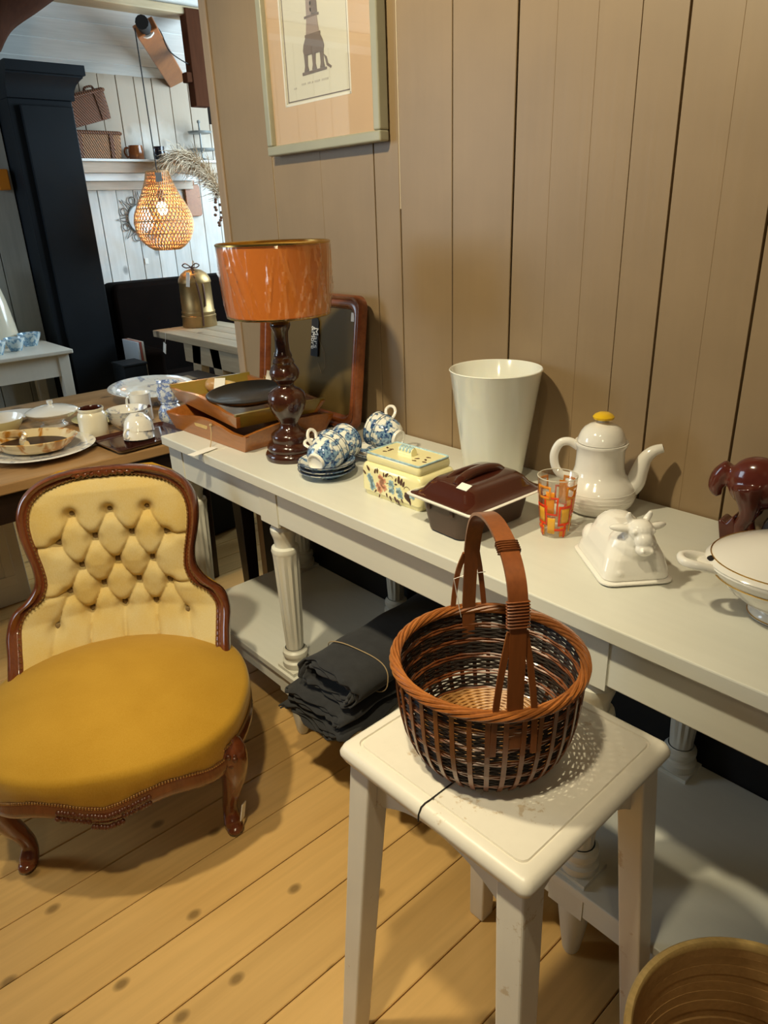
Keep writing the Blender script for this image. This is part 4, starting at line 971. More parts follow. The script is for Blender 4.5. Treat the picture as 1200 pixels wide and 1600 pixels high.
# ================================================================ coffee pot
tp = thing('coffee_pot', 'white ceramic coffee pot with yellow lid knob, curved spout by plank wall', 'pot', (0.548, -0.1065, ZT), math.radians(36))
m = MB(); m.lathe([(0, .0), (.050, .0), (.055, .003), (.065, .012), (.0718, .025), (.0735, .036), (.0715, .048), (.065, .059), (.056, .069), (.0498, .078), (.0470, .090), (.0460, .112), (.0466, .128), (.0500, .134), (.0512, .138), (.0505, .1405), (.046, .140), (.041, .12), (.0, .11)], 56)
for z, r in ((.020, .0690), (.027, .0723), (.034, .0734), (.041, .0728), (.048, .0716)):
    m.tube([(r*math.cos(2*PI*k/56), r*math.sin(2*PI*k/56), z) for k in range(56)], .0005, 5, closed=True)
m.build('pot_body', M['ceramic'], tp, angle=50)
P = spline([(.046, 0, .036), (.068, 0, .056), (.076, 0, .084), (.083, 0, .107), (.097, 0, .123), (.114, 0, .130)], 6)
m = MB(); m.tube(P, [lerp(.024, .0085, (i/(len(P)-1))**0.75) for i in range(len(P))], 18); m.build('spout', M['ceramic'], tp, angle=60)
m = MB(); m.lathe([(0, 0), (.0045, 0), (.0045, .001), (0, .001)], 12, T(*P[-1]) @ axis_to((.97, 0, .30))); m.build('spout_hole', M['groove'], tp)
m = MB(); m.tube(spline([(-.043, 0, .128), (-.060, 0, .138), (-.078, 0, .134), (-.088, 0, .112), (-.085, 0, .087), (-.073, 0, .070), (-.054, 0, .066)], 6), .0068, 12, flat=1.25); m.build('handle', M['ceramic'], tp)
ldt = MB(); ldt.lathe([(0, .1395), (.0455, .1405), (.0462, .143), (.0440, .150), (.0400, .160), (.034, .168), (.024, .1745), (.014, .177), (.009, .180), (.009, .184), (0, .184)], 48); ld2 = ldt.build('lid', M['ceramic'], tp, angle=50)
m = MB(); m.lathe([(0, .183), (.013, .183), (.0195, .186), (.0205, .190), (.016, .195), (.008, .1985), (0, .199)], 32); m.build('knob', M['yellow_knob'], ld2)

# ================================================================ painted tumbler
gl = thing('drinking_glass', 'clear tumbler with orange and red retro squares beside coffee pot', 'glass', (0.560, -0.263, ZT), math.radians(-40))
gh = 0.115
def gr(z): return lerp(0.0255, 0.0365, z/gh)
MB().lathe([(0, .0005), (.0245, .0005), (.0255, .002), (gr(gh)-.0003, gh-.001), (gr(gh)-.0009, gh), (gr(gh)-.0018, gh-.001), (.0236, .008), (0, .007)], 48).build('tumbler', M['clear'], gl, angle=50)
def patch(mm, a0, a1, z0, z1, out=.0003, n=8):
    mm.grid(lambda i, j: ((gr(lerp(z0, z1, j/3))+out)*math.cos(lerp(a0, a1, i/n)), (gr(lerp(z0, z1, j/3))+out)*math.sin(lerp(a0, a1, i/n)), lerp(z0, z1, j/3)), n+1, 4)
def ringp(mm, a0, a1, z0, z1, da, dz, out):
    patch(mm, a0, a1, z0, z0+dz, out); patch(mm, a0, a1, z1-dz, z1, out); patch(mm, a0, a0+da, z0, z1, out); patch(mm, a1-da, a1, z0, z1, out)
go, gy, grd = MB(), MB(), MB()
for k in range(4):
    q = k*PI/2
    patch(gy, q+.10, q+.62, .030, .060); patch(go, q+.72, q+1.20, .050, .094); patch(go, q+.05, q+.55, .004, .024); patch(gy, q+.80, q+1.3, .010, .042)
    ringp(grd, q-.10, q+.80, .026, .066, .12, .0055, .0007); ringp(grd, q+.62, q+1.42, .047, .084, .10, .004, .0009); ringp(go, q+.22, q+1.0, .078, .104, .10, .005, .0011); patch(grd, q+.30, q+.44, .002, .030, .0009); patch(grd, q-.3, q+.5, .016, .021, .0012)
MB().tube([(gr(gh)*math.cos(2*PI*k/40)*.985, gr(gh)*math.sin(2*PI*k/40)*.985, gh) for k in range(40)], .0010, 6, closed=True).build('glass_lip', plain('glass_lip', (.75, .70, .58), .08, alpha=.7, coat=.5), gl)
for q_ in (go.build('orange_print', M['glass_orange'], gl, solid=.0002), gy.build('amber_print', M['glass_yellow'], gl, solid=.0002), grd.build('red_print', M['glass_red'], gl, solid=.0002)): q_['kind'] = 'stuff'

# ================================================================ cow butter dish
cw = thing('cow_butter_dish', 'white ceramic butter dish shaped as a lying cow', 'dish', (0.716, -0.292, ZT), math.radians(-38))
# x = along the cow (head towards +x), y = across
rrings([(.076, .056, .018, .0005), (.080, .060, .020, .004), (.080, .060, .020, .0065), (.077, .057, .018, .0085)]).build('plate', M['ceramic'], cw, angle=40)
m = MB()
m = rrings([(.076, .0555, .020, .0088), (.074, .054, .022, .022), (.068, .048, .024, .042), (.058, .039, .024, .060), (.042, .027, .02, .074), (.022, .014, .012, .082)], 6)
m.ball((.034, 0, .052), (.036, .040, .036), 20, 12); m.ball((.036, 0, .072), (.024, .026, .024), 16, 10); m.ball((-.03, 0, .052), (.042, .040, .034), 20, 12)
m.ball((-.050, .034, .034), (.024, .018, .022)); m.ball((-.050, -.034, .034), (.024, .018, .022)); m.ball((.060, .030, .021), (.016, .014, .011)); m.ball((.060, -.030, .021), (.016, .014, .011))
# neck and head
m.ball((.048, .0, .076), (.024, .023, .026)); m.ball((.062, 0, .092), (.021, .020, .018)); m.ball((.077, 0, .080), (.014, .0150, .015)); m.ball((.083, 0, .068), (.0120, .0150, .0105))
for s in (-1, 1):
    m.ball((.054, s*.028, .094), (.0075, .020, .0066), 12, 8, R=Matrix.Rotation(s*0.35, 3, 'Z'))
    m.tube([(.050, s*.012, .104), (.050, s*.017, .112), (.053, s*.017, .119)], [.0062, .0052, .003], 8)
    m.ball((.074, s*.0145, .094), .0045); m.ball((.093, s*.007, .069), .0036)
m.build('cow_lid', M['ceramic'], cw, remesh=0.0016, relax=4)

# ================================================================ tureen
tax = Vector((-0.78, -0.62, 0)); 
tu = thing('soup_tureen', 'large white oval soup tureen with gold lines and looped handles', 'tureen', (0.984, -0.262, ZT), math.atan2(0.62, 0.78))
SX, SY = 1.0, 0.80
MB().lathe([(0, .002), (.060, .0), (.066, .001), (.066, .008), (.060, .014), (.074, .022), (.100, .042), (.120, .064), (.131, .078), (.134, .082), (.133, .085), (.126, .083), (.10, .05), (0, .03)], 64, sx=SX, sy=SY).build('bowl', M['ceramic'], tu, angle=50)
td = MB(); td.lathe([(.133, .0835), (.1345, .0865), (.130, .091), (.116, .098), (.09, .108), (.055, .117), (.025, .122), (.012, .123), (.010, .128), (.016, .134), (.014, .142), (0, .146)], 64, sx=SX, sy=SY); tl = td.build('lid', M['ceramic'], tu, angle=50)
m = MB(); m.tube([(.1275*SX*math.cos(2*PI*k/64), .1275*SY*math.sin(2*PI*k/64), .0925) for k in range(64)], .0011, 5, closed=True); m.build('gold_line', M['gold'], tl)
m = MB(); m.tube([(.1225*SX*math.cos(2*PI*k/64), .1225*SY*math.sin(2*PI*k/64), .0665) for k in range(64)], .0012, 5, closed=True); m.tube([(.0665*SX*math.cos(2*PI*k/64), .0665*SY*math.sin(2*PI*k/64), .004) for k in range(64)], .0009, 5, closed=True); m.build('gold_line', M['gold'], tu)
for s in (-1, 1):
    m = MB(); m.tube(spline([(s*.120, -.020, .078), (s*.150, -.019, .084), (s*.166, -.012, .086), (s*.170, .0, .086), (s*.166, .012, .086), (s*.150, .019, .084), (s*.120, .020, .078)], 5), .0062, 10, flat=1.1); m.ball((s*.130, 0, .080), (.018, .022, .007)); m.build('handle', M['ceramic'], tu, angle=70)
m = MB(); m.ball((-.124, -.004, .0895), (.012, .010, .0035), 12, 6); m.build('ladle_notch', M['groove'], tl)

# ================================================================ brown figurine
hz = thing('animal_figurine', 'glossy reddish brown ceramic animal figurine with hanging tail behind tureen', 'figurine', (0.835, -0.062, ZT), math.radians(6))
hz.scale = (1.22, 1.22, 1.3)
m = MB()
m.ball((-.006, 0, .086), (.040, .026, .037), 20, 12); m.ball((.030, 0, .100), (.040, .023, .027), 20, 12, R=Matrix.Rotation(-.4, 3, 'Y')); m.ball((.072, 0, .116), (.036, .024, .030), 20, 12, R=Matrix.Rotation(-.5, 3, 'Y'))
m.tube(spline([(.088, 0, .120), (.110, 0, .148), (.126, 0, .178), (.140, 0, .188)], 5), [.026, .025, .024, .023, .022, .021, .020, .0195, .019, .0185, .018, .018, .018, .0175, .017, .016], 12)
m.ball((.160, 0, .176), (.026, .014, .015)); m.ball((.176, 0, .168), (.013, .011, .010))
for s in (-1, 1):
    m.tube(spline([(-.012, s*.014, .085), (-.006, s*.017, .050), (-.014, s*.017, .028), (-.008, s*.017, .003)], 4), [.023, .021, .019, .016, .0135, .012, .0108, .010, .0098, .0095, .0098, .0105, .011], 10)
    m.tube(spline([(.084, s*.012, .100), (.094, s*.016, .050), (.100, s*.017, .003)], 5), [.017, .016, .0145, .013, .012, .0115, .011, .0105, .010, .0105, .011], 10)
    m.tube([(.142, s*.010, .190), (.140, s*.014, .206)], [.006, .003], 8)
m.tube(spline([(-.044, 0, .104), (-.056, 0, .088), (-.060, 0, .070), (-.054, 0, .058)], 4), [.010, .011, .012, .0125, .013, .013, .0125, .012, .011, .0095, .008, .006, .004], 10)
m.build('animal_body', M['horse'], hz, remesh=0.003, relax=4)
m = MB(); m.prism([(-.040, 0), (-.030, 0), (-.018, .0), (-.022, .030), (-.027, .038), (-.034, .026), (-.042, .030), (-.046, .028)], -.016, .016, RX(PI/2)); m.build('leaf_support', M['horse'], hz, angle=30, bevel=.003)
m = MB(); m.ball((.040, 0, .028), (.030, .026, .027)); m.ball((.062, 0, .050), (.020, .020, .022)); m.build('slate_rock', M['slate'], hz)

# ================================================================ old table with crockery
M['old_wood'] = wood('old_oak_top', (0.27, 0.145, 0.052), (0.44, 0.26, 0.115), 'Y', 0.45, 12, 0.08, bmp=0.2, knots=4)
M['near_black'] = wood('near_black_wood', (0.012, 0.006, 0.005), (0.022, 0.011, 0.008), 'Z', 0.35, 12, 0.1)
M['white_furn'] = paint('white_furniture_paint', (0.70, 0.67, 0.58), 0.4, wear=(0.4, 0.3, 0.2), wscale=14, wth=0.74)
OZ = 0.70
ot = thing('old_table', 'worn brown wooden table covered with crockery, behind velvet chair', 'table', (0, 0, 0))
for k in range(6):
    x0 = -0.795-0.158*k
    MB().box(x0-0.1565, x0, -1.55, -0.035, OZ-0.032, OZ-random.uniform(0, .0006)).build('top_plank', M['old_wood'], ot, smooth=False, bevel=0.004)
for x, yy in ((-0.845, -0.125), (-0.845, -1.46), (-1.66, -0.125), (-1.66, -1.46)):
    MB().hexa([(x-.020, yy-.020, 0), (x+.020, yy-.020, 0), (x+.020, yy+.020, 0), (x-.020, yy+.020, 0)], [(x-.032, yy-.032, OZ-.033), (x+.032, yy-.032, OZ-.033), (x+.032, yy+.032, OZ-.033), (x-.032, yy+.032, OZ-.033)]).build('leg', M['near_black'], ot, smooth=False, bevel=.003)
for (x0, x1, y0, y1) in ((-.835, -.815, -1.43, -.16), (-1.69, -1.67, -1.43, -.16), (-1.63, -.88, -.145, -.125), (-1.63, -.88, -1.46, -1.44)):
    MB().box(x0, x1, y0, y1, OZ-.12, OZ-.033).build('apron', M['near_black'], ot, smooth=False)
# dark stool whose legs show under the console end
ds = thing('dark_stool', 'dark wooden stool with tapered legs standing under old table end', 'stool', (-1.20, -0.15, 0), 0)
for x, yy in ((.05, .03), (-.25, .03), (.05, -.25), (-.25, -.25)):
    MB().hexa([(x-.014, yy-.014, 0), (x+.014, yy-.014, 0), (x+.014, yy+.014, 0), (x-.014, yy+.014, 0)], [(x-.022, yy-.022, .42), (x+.022, yy-.022, .42), (x+.022, yy+.022, .42), (x-.022, yy+.022, .42)]).build('leg', M['near_black'], ds, smooth=False, bevel=.003)
MB().box(-.29, .09, -.29, .07, .42, .45).build('seat', M['near_black'], ds, smooth=False, bevel=.006)
# white panelled pedestal under the old table
wp = thing('panelled_cabinet', 'white painted panelled cabinet standing on floor under old table', 'cabinet', (-1.56, -0.98, 0), 0)
MB().box(-.09, .05, -.30, .26, 0, .60).build('body', M['white_furn'], wp, smooth=False, bevel=.004)
m = MB()
for x0, x1, z0, z1 in ((-.27, .22, .08, .12), (-.27, .22, .50, .54), (-.27, -.235, .12, .50), (.185, .22, .12, .50)): m.box(.05, .058, x0, x1, z0, z1)
m.build('door_frame', M['white_furn'], wp, smooth=False, bevel=.002)
m = MB()
for x0, x1, z0, z1 in ((-.06, .02, .06, .09), (-.06, .02, .50, .54), (-.06, -.045, .09, .50), (.005, .02, .09, .50)): m.box(x0, x1, .26, .266, z0, z1)
m.build('side_frame', M['white_furn'], wp, smooth=False, bevel=.002)
# oval plate and the brown glazed relish dish
o = MB().lathe([(0, .004), (.075, .004), (.08, 0), (.088, 0), (.09, .004), (.115, .010), (.156, .020), (.159, .022), (.156, .0235), (.112, .0145), (.085, .009), (0, .008)], 56).build('dinner_plate', M['sprig'], None, loc=(-1.005, -0.700, OZ+.0005)); tag(o, 'large white dinner plate with faint blue sprigs, under brown relish dish', 'plate')
def relish_mat():
    m, nt, b = _nt('drip_glaze'); v = coords(nt); n = N(nt, 'ShaderNodeTexNoise'); n.inputs['Scale'].default_value = 26; n.inputs['Distortion'].default_value = 1.0
    nt.links.new(coords(nt, (1, 1, 0.3)), n.inputs['Vector'])
    c = ramp(nt, n.outputs[0], [(0.50, (0.74, 0.58, 0.32)), (0.60, (0.48, 0.20, 0.02)), (0.72, (0.30, 0.11, 0.01))])
    nt.links.new(c, b.inputs['Base Color']); b.inputs['Roughness'].default_value = 0.12; b.inputs['Coat Weight'].default_value = 0.6
    return m
M['relish'] = relish_mat()
rd = thing('relish_dish', 'oval cream and brown drip glazed relish dish with curled divider', 'dish', (-1.020, -0.712, OZ+.0092), math.radians(48))
rd.scale = (1.1, 1.1, 1.05)
MB().lathe([(0, .0), (.055, .0), (.077, .009), (.095, .026), (.103, .038), (.105, .041), (.102, .043), (.096, .040), (.086, .024), (.066, .012), (0, .010)], 48, sx=1.15, sy=.84).build('bowl', M['relish'], rd)
m = MB(); m.lathe([(0, .0215), (.070, .0215), (.0825, .0225)], 40, sx=1.13, sy=.82); m.build('dark_glaze_pool', plain('dark_pool_glaze', (0.030, 0.010, 0.004), .35), rd)
m = MB(); m.tube(spline([(-.105, .030, .039), (-.075, .044, .040), (-.045, .038, .038), (-.030, .010, .034), (-.020, -.025, .033), (.012, -.062, .037)], 5), [.0075]*26, 8, flat=1.6); m.build('divider', M['relish'], rd)
m = MB(); m.tube(spline([(-.108, .030, .030), (-.130, .022, .030), (-.138, .0, .028), (-.128, -.024, .026), (-.100, -.036, .022)], 5), .006, 8); m.build('handle', M['relish'], rd)
def lathe_thing(name, label, cat, loc, parts, group=None, rot=None, seg=40, sx=1, sy=1):
    if len(parts) == 1:
        o = MB().lathe(parts[0][1], seg, sx=sx, sy=sy).build(name, parts[0][2], None, loc=loc, rot=rot, angle=50); return tag(o, label, cat, group)
    t = thing(name, label, cat, loc, 0, group)
    if rot: t.rotation_euler = rot
    for nm, pr, mt in parts: MB().lathe(pr, seg, sx=sx, sy=sy).build(nm, mt, t, angle=50)
    return t
M['pale_yellow'] = plain('pale_yellow_glaze2', (0.80, 0.70, 0.36), 0.15, coat=0.5)
lathe_thing('yellow_bowl', 'pale yellow round bowl with white inside at left edge of old table', 'bowl', (-1.300, -0.735, OZ+.0005), [('outer', [(0, 0), (.036, 0), (.040, .004), (.060, .022), (.076, .050), (.080, .062)], M['pale_yellow']), ('inner', [(.080, .062), (.079, .064), (.074, .052), (.056, .024), (0, .010)], M['ceramic'])])
cdh = lathe_thing('covered_dish', 'white lidded footed serving dish on old table', 'dish', (-1.305, -0.560, OZ+.0005), [('bowl', [(0, 0), (.046, 0), (.046, .004), (.034, .012), (.040, .022), (.066, .034), (.082, .046), (.085, .050), (.08, .050), (0, .03)], M['ceramic']), ('lid', [(.085, .0505), (.086, .053), (.078, .058), (.052, .067), (.022, .073), (.008, .074), (.007, .078), (.010, .081), (.010, .090), (0, .091)], M['ceramic'])])
lathe_thing('serving_platter', 'long plain white platter lying behind lidded dish', 'plate', (-1.49, -0.72, OZ+.0005), [('dish', [(0, .003), (.09, .003), (.10, .0), (.11, .003), (.15, .022), (.152, .024), (.148, .0245), (.10, .008), (0, .007)], M['ceramic'])], sx=.62, sy=1.15)
lathe_thing('stoneware_jar', 'cream stoneware jar with dark brown inside on old table', 'jar', (-1.060, -0.512, OZ+.0005), [('jar_body', [(0, 0), (.040, 0), (.044, .005), (.045, .030), (.0445, .070), (.041, .080), (.038, .084), (.039, .088), (.041, .093), (.040, .096), (.037, .096)], M['ceramic_cream']), ('glazed_inside', [(.0385, .0962), (.0355, .093), (.0355, .084), (.040, .07), (.04, .01), (0, .008)], M['brown_glaze'])])
lathe_thing('side_plate', 'small yellow plate lying behind cream stoneware jar', 'plate', (-1.235, -0.430, OZ+.0005), [('dish', [(0, .003), (.05, .003), (.055, 0), (.06, .003), (.088, .014), (.09, .016), (.087, .0165), (.055, .0075), (0, .007)], M['pale_yellow'])])
BPf = [(0, 0), (.032, 0), (.035, .005), (.048, .014), (.060, .030), (.065, .048), (.067, .052), (.065, .052), (.057, .031), (.045, .018), (0, .010)]
lathe_thing('porridge_bowl', 'white sprigged bowl, lower of two nested by dark tray', 'bowl', (-1.065, -0.392, OZ+.0005), [('dish', BPf, M['sprig'])], 'nested white bowls on old table')
lathe_thing('porridge_bowl', 'white sprigged bowl, upper of two nested by dark tray', 'bowl', (-1.065, -0.392, OZ+.0165), [('dish', BPf, M['sprig'])], 'nested white bowls on old table')
dt = thing('dark_tray', 'glossy dark brown rectangular ceramic tray near end of console', 'tray', (-0.895, -0.425, OZ+.0005), math.radians(4))
rrings([(.085, .112, .014, 0), (.096, .124, .016, .006), (.102, .130, .016, .016), (.100, .128, .016, .017), (.092, .120, .016, .008), (.088, .116, .014, .0065)]).build('tray_dish', M['brown_glaze'], dt, angle=40)
UP = [(0, 0), (.020, 0), (.024, .004), (.036, .014), (.044, .030), (.047, .050), (.048, .056), (.046, .056), (.042, .031), (.034, .018), (0, .008)]
A3 = Vector((0.30, -0.10, -0.95)).normalized()
def whitecup(label, c, axis, roll):
    t = thing('white_cup', label, 'cup', c, 0, 'tipped white cups on dark tray'); t.rotation_euler = (axis_to(axis) @ RZ(roll)).to_euler()
    MB().lathe(UP, 40).build('cup_body', M['sprig'], t)
    m = MB(); m.tube(spline([(.045, 0, .046), (.060, 0, .048), (.066, 0, .034), (.054, 0, .022), (.040, 0, .022)], 5), .0035, 8); m.build('handle', M['ceramic'], t)
    return t
whitecup('white cup turned upside down on dark ceramic tray, lower of two', Vector((-0.905, -0.430, OZ+.0655)), Vector((0.08, -0.04, -1)), 2.2)
whitecup('white sprigged cup turned upside down, balanced atop the other white cup', Vector((-0.912, -0.422, OZ+.0865)), Vector((0.16, -0.10, -1)), -1.4)
pj = thing('blue_pot', 'blue and white patterned round pot on old table under blue jug', 'pot', (-1.012, -0.262, OZ+.0005), 0)
MB().lathe([(0, 0), (.030, 0), (.034, .003), (.043, .022), (.042, .044), (.032, .062), (.026, .068), (.030, .074), (.028, .076), (0, .072)], 40).build('pot_body', M['blue_check'], pj, angle=50)
bj = thing('blue_jug', 'small blue and white square jug with loop handle atop blue pot', 'jug', (-1.012, -0.262, OZ+.0768), math.radians(40))
rrings([(.022, .022, .008, 0), (.029, .029, .010, .010), (.031, .031, .010, .035), (.027, .027, .009, .055), (.029, .029, .009, .068), (.0265, .0265, .009, .0675), (.024, .024, .008, .052)]).build('jug_body', M['blue_check'], bj, angle=50)
m = MB(); m.tube(spline([(.025, 0, .064), (.042, 0, .070), (.048, 0, .055), (.040, 0, .030), (.029, 0, .022)], 5), .0036, 8); m.build('handle', M['blue_check'], bj)
m = MB(); m.hexa([(-.026, -.009, .054), (-.02, -.009, .054), (-.02, .009, .054), (-.026, .009, .054)], [(-.042, -.002, .075), (-.026, -.012, .069), (-.026, .012, .069), (-.042, .002, .075)]); m.build('pouring_lip', M['blue_check'], bj, bevel=.002)
mg = thing('white_mug', 'straight white mug with small dark print in front of big platter', 'mug', (-1.135, -0.312, OZ+.0005), math.radians(-150))
MB().lathe([(0, 0), (.034, 0), (.036, .003), (.036, .090), (.038, .096), (.036, .096), (.033, .09), (.033, .008), (0, .006)], 40).build('mug_body', M['ceramic'], mg, angle=50)
m = MB(); m.tube(spline([(.035, 0, .078), (.052, 0, .076), (.058, 0, .055), (.050, 0, .032), (.035, 0, .026)], 5), .0042, 8); m.build('handle', M['ceramic'], mg)
m = MB()
for k in range(5): m.ball((.0362*math.cos(2.6+.13*k), .0362*math.sin(2.6+.13*k), .050+.004*(k % 2)), (.004, .004, .004), 6, 4)
m.build('printed_motif', M['leaf'], mg)
pc = PZ(240, 621, OZ+.05)
lathe_thing('oval_platter', 'very large white oval platter with floral rim at back of old table', 'plate', (-1.40, -0.150, OZ+.0005), [('dish', [(0, .006), (.085, .006), (.09, 0), (.10, 0), (.103, .008), (.115, .022), (.185, .050), (.188, .053), (.184, .0545), (.11, .028), (.095, .016), (0, .012)], M['sprig'])], sx=1.12, sy=.86, rot=(0, 0, math.radians(-15)))

# ================================================================ back room furniture
def furniture_table(t, x0, x1, y0, y1, z, mat, leg=.045, apr=.10, th=.022, over=.02):
    MB().box(x0, x1, y0, y1, z-th, z).build('table_top', mat, t, smooth=False, bevel=.005)
    for x in (x0+over, x1-over-leg):
        for yy in (y0+over, y1-over-leg):
            MB().hexa([(x+.008, yy+.008, 0), (x+leg-.008, yy+.008, 0), (x+leg-.008, yy+leg-.008, 0), (x+.008, yy+leg-.008, 0)], [(x, yy, z-th), (x+leg, yy, z-th), (x+leg, yy+leg, z-th), (x, yy+leg, z-th)]).build('leg', mat, t, smooth=False, bevel=.002)
    for a in ((x0+over+leg, x1-over-leg, y0+over+.006, y0+over+.022), (x0+over+leg, x1-over-leg, y1-over-.022, y1-over-.006), (x0+over+.006, x0+over+.022, y0+over+leg, y1-over-leg), (x1-over-.022, x1-over-.006, y0+over+leg, y1-over-leg)):
        MB().box(*a, z-th-apr, z-th).build('apron', mat, t, smooth=False)
wt = thing('white_side_table', 'white painted side table against grey plank wall, far left', 'table', (0, 0, 0))
furniture_table(wt, -3.14, -2.585, -1.3, -0.022, 0.75, M['white_furn'], .055, .11)
for k, (px_, py_, lab) in enumerate(((26, 548, 'pale blue patterned bowl nearest the corner of white side table, small and round'), (49, 540, 'wider pale blue patterned bowl behind the small round bowl on side table'), (-4, 555, 'pale blue patterned bowl cut by left edge of the picture'))):
    p = PZ(px_, py_, 0.75); s = (1.0, 1.15, 1.0)[k]
    lathe_thing('patterned_bowl', lab, 'bowl', (p.x, p.y, .7505), [('dish', [(0, 0), (.028*s, 0), (.030*s, .004), (.036*s, .02), (.048*s, .05), (.052*s, .065), (.050*s, .065), (.040*s, .03), (0, .01)], M['aqua_floral'])], 'patterned bowls on the white side table')
p = PZ(2, 520, 0.75)
jg = thing('enamel_jug', 'tall cream enamel water jug on white side table, cut by left edge', 'jug', (PZ(0, 541, .75).x, PZ(0, 541, .75).y, .7505), math.radians(-60))
jg.scale = (1.0, 1.0, 1.15)
MB().lathe([(0, 0), (.105, 0), (.108, .01), (.10, .08), (.080, .20), (.060, .28), (.052, .31), (.062, .345), (.060, .346), (.048, .31), (0, .29)], 40).build('jug_body', M['ceramic_cream'], jg, angle=50)
m = MB(); m.tube(spline([(.058, 0, .33), (.10, 0, .34), (.14, 0, .27), (.12, 0, .17), (.09, 0, .12)], 5), .010, 8); m.build('handle', M['ceramic_cream'], jg)
# tall black cabinet
cb = thing('tall_cabinet', 'tall black cabinet with moulded cornice beside grey plank wall', 'cabinet', (0, 0, 0))
M['black_paint'] = plain('blue_black_paint', (0.006, 0.009, 0.013), 0.55, spec=0.25, var=0.2, vscale=4)
MB().box(-3.58, -2.975, 0.034, 0.352, 0, 1.93).build('body', M['black_paint'], cb, smooth=False, bevel=.004)
m = MB()
cr_ = [(.000, 1.93), (.014, 1.93), (.014, 1.952), (.018, 1.975), (.028, 1.998), (.044, 2.018), (.058, 2.030), (.058, 2.036), (.070, 2.040), (.070, 2.085), (.0, 2.085)]
m.grid(lambda i, j: [(-3.58, .0345, cr_[i][1]), (-2.975+cr_[i][0], .0345, cr_[i][1]), (-2.975+cr_[i][0], .352+cr_[i][0], cr_[i][1]), (-3.58, .352+cr_[i][0], cr_[i][1])][j], len(cr_), 4, cv=True)
m.f.append(tuple(len(m.v)-4+k for k in range(4))); m.f.append((3, 2, 1, 0))
m.build('cornice', M['black_paint'], cb, angle=25)
MB().box(-2.975, -2.955, 0.085, 0.346, .12, 1.90).build('door', M['black_paint'], cb, smooth=False, bevel=.004)
MB().box(-2.975, -2.945, 0.034, 0.352, 0, .10).build('plinth', M['black_paint'], cb, smooth=False, bevel=.004)
o = MB().box(-3.148, -3.09, -.03, .03, -.05, .05).build('orange_box', plain('orange_plastic', (0.62, 0.22, 0.02), .4), None, loc=(0, PX(3, 281, -3.12).y, PX(3, 281, -3.12).z), smooth=False, bevel=.006); tag(o, 'small orange box mounted on grey plank wall at left edge', 'box')
# sofa, dark
M['leather'] = plain('dark_brown_leather', (0.004, 0.0025, 0.002), 0.85, spec=0.06, var=0.2, vscale=8, bmp=0.1)
sf = thing('dark_sofa', 'very dark high backed leather sofa against whitewashed plank wall', 'sofa', (0, 0, 0))
yl = PX(172, 470, -3.25).y
def sback(x0, x1, y0, y1, z0, z1, r): return MB().prism([(y0, z0), (y1, z0), (y1, z1)]+arc(r, PI/2, PI, 6, y0+r, z1-r), x0, x1, Matrix(((0, 0, 1, 0), (1, 0, 0, 0), (0, 1, 0, 0), (0, 0, 0, 1))))
sback(-3.40, -3.20, yl, 2.35, .06, PX(220, 440, -3.22).z, .06).build('backrest', M['leather'], sf, bevel=.03, seg=3, angle=50)
MB().box(-3.20, -2.95, yl+.02, 2.3, .06, .44).build('seat', M['leather'], sf, bevel=.03, seg=3)
MB().box(-3.22, -2.93, yl-.0, yl+.16, .06, .62).build('armrest', M['leather'], sf, bevel=.03, seg=3)
for yy in (yl+.06, 2.25):
    for x in (-3.36, -3.0): MB().box(x-.025, x+.025, yy-.025, yy+.025, 0, .06).build('leg', M['near_black'], sf, smooth=False)
# rough work table
M['rough'] = wood('rough_grey_wood', (0.26, 0.20, 0.13), (0.42, 0.34, 0.23), 'X', 0.55, 12, 0.08, bmp=0.3, knots=4)
rt = thing('rustic_table', 'rough greyish wooden table with splayed legs holding brass can', 'table', (0, 0, 0))
for k in range(4):
    MB().box(-2.842, -1.45, 0.535+0.112*k, 0.535+0.112*k+0.110, .712, .75).build('top_plank', M['rough'], rt, smooth=False, bevel=.004)
for x, lean in ((-2.44, -.05), (-2.17, .05), (-1.60, .05)):
    for yy in (.60, .90):
        MB().hexa([(x+lean*1.6-.03, yy-.025, 0), (x+lean*1.6+.03, yy-.025, 0), (x+lean*1.6+.03, yy+.025, 0), (x+lean*1.6-.03, yy+.025, 0)], [(x-lean*.8-.05, yy-.025, .712), (x-lean*.8+.05, yy-.025, .712), (x-lean*.8+.05, yy+.025, .712), (x-lean*.8-.05, yy+.025, .712)]).build('leg', M['rough'], rt, smooth=False, bevel=.003)
MB().box(-2.55, -1.55, .575, .60, .60, .712).build('apron', M['rough'], rt, smooth=False)
p = PZ(262, 525, .73)
MB().box(-.016, .016, -.0008, .0008, -.062, 0).build('price_label', M['paper'], rt, loc=(PY(258, 536, .53).x, .528, PY(258, 536, .53).z), rot=(0, .35, 0), smooth=False)
m = MB(); q = PY(257, 512, .53); m.tube([(q.x, .53, .752), (q.x, .527, .72), (PY(258, 536, .53).x, .528, PY(258, 536, .53).z-.004)], .001, 4); m.build('label_string', M['paper'], rt)
M['brass'] = plain('aged_brass', (0.34, 0.22, 0.09), 0.42, metal=0.75, var=0.3, vscale=9)
cn = thing('brass_can', 'tall aged brass lidded can tied with brown ribbon on rough table', 'can', (-2.755, 0.800, .7505), 0)
MB().lathe([(0, 0), (.100, 0), (.102, .004), (.098, .05), (.101, .055), (.101, .064), (.096, .068), (.098, .082), (.098, .088), (.094, .092), (.091, .245), (.093, .248)], 44).build('can_body', M['brass'], cn, angle=50)
cl_ = MB().lathe([(.094, .248), (.095, .252), (.090, .272), (.074, .298), (.048, .316), (.02, .324), (0, .326)], 44).build('lid', M['brass'], cn, angle=50)
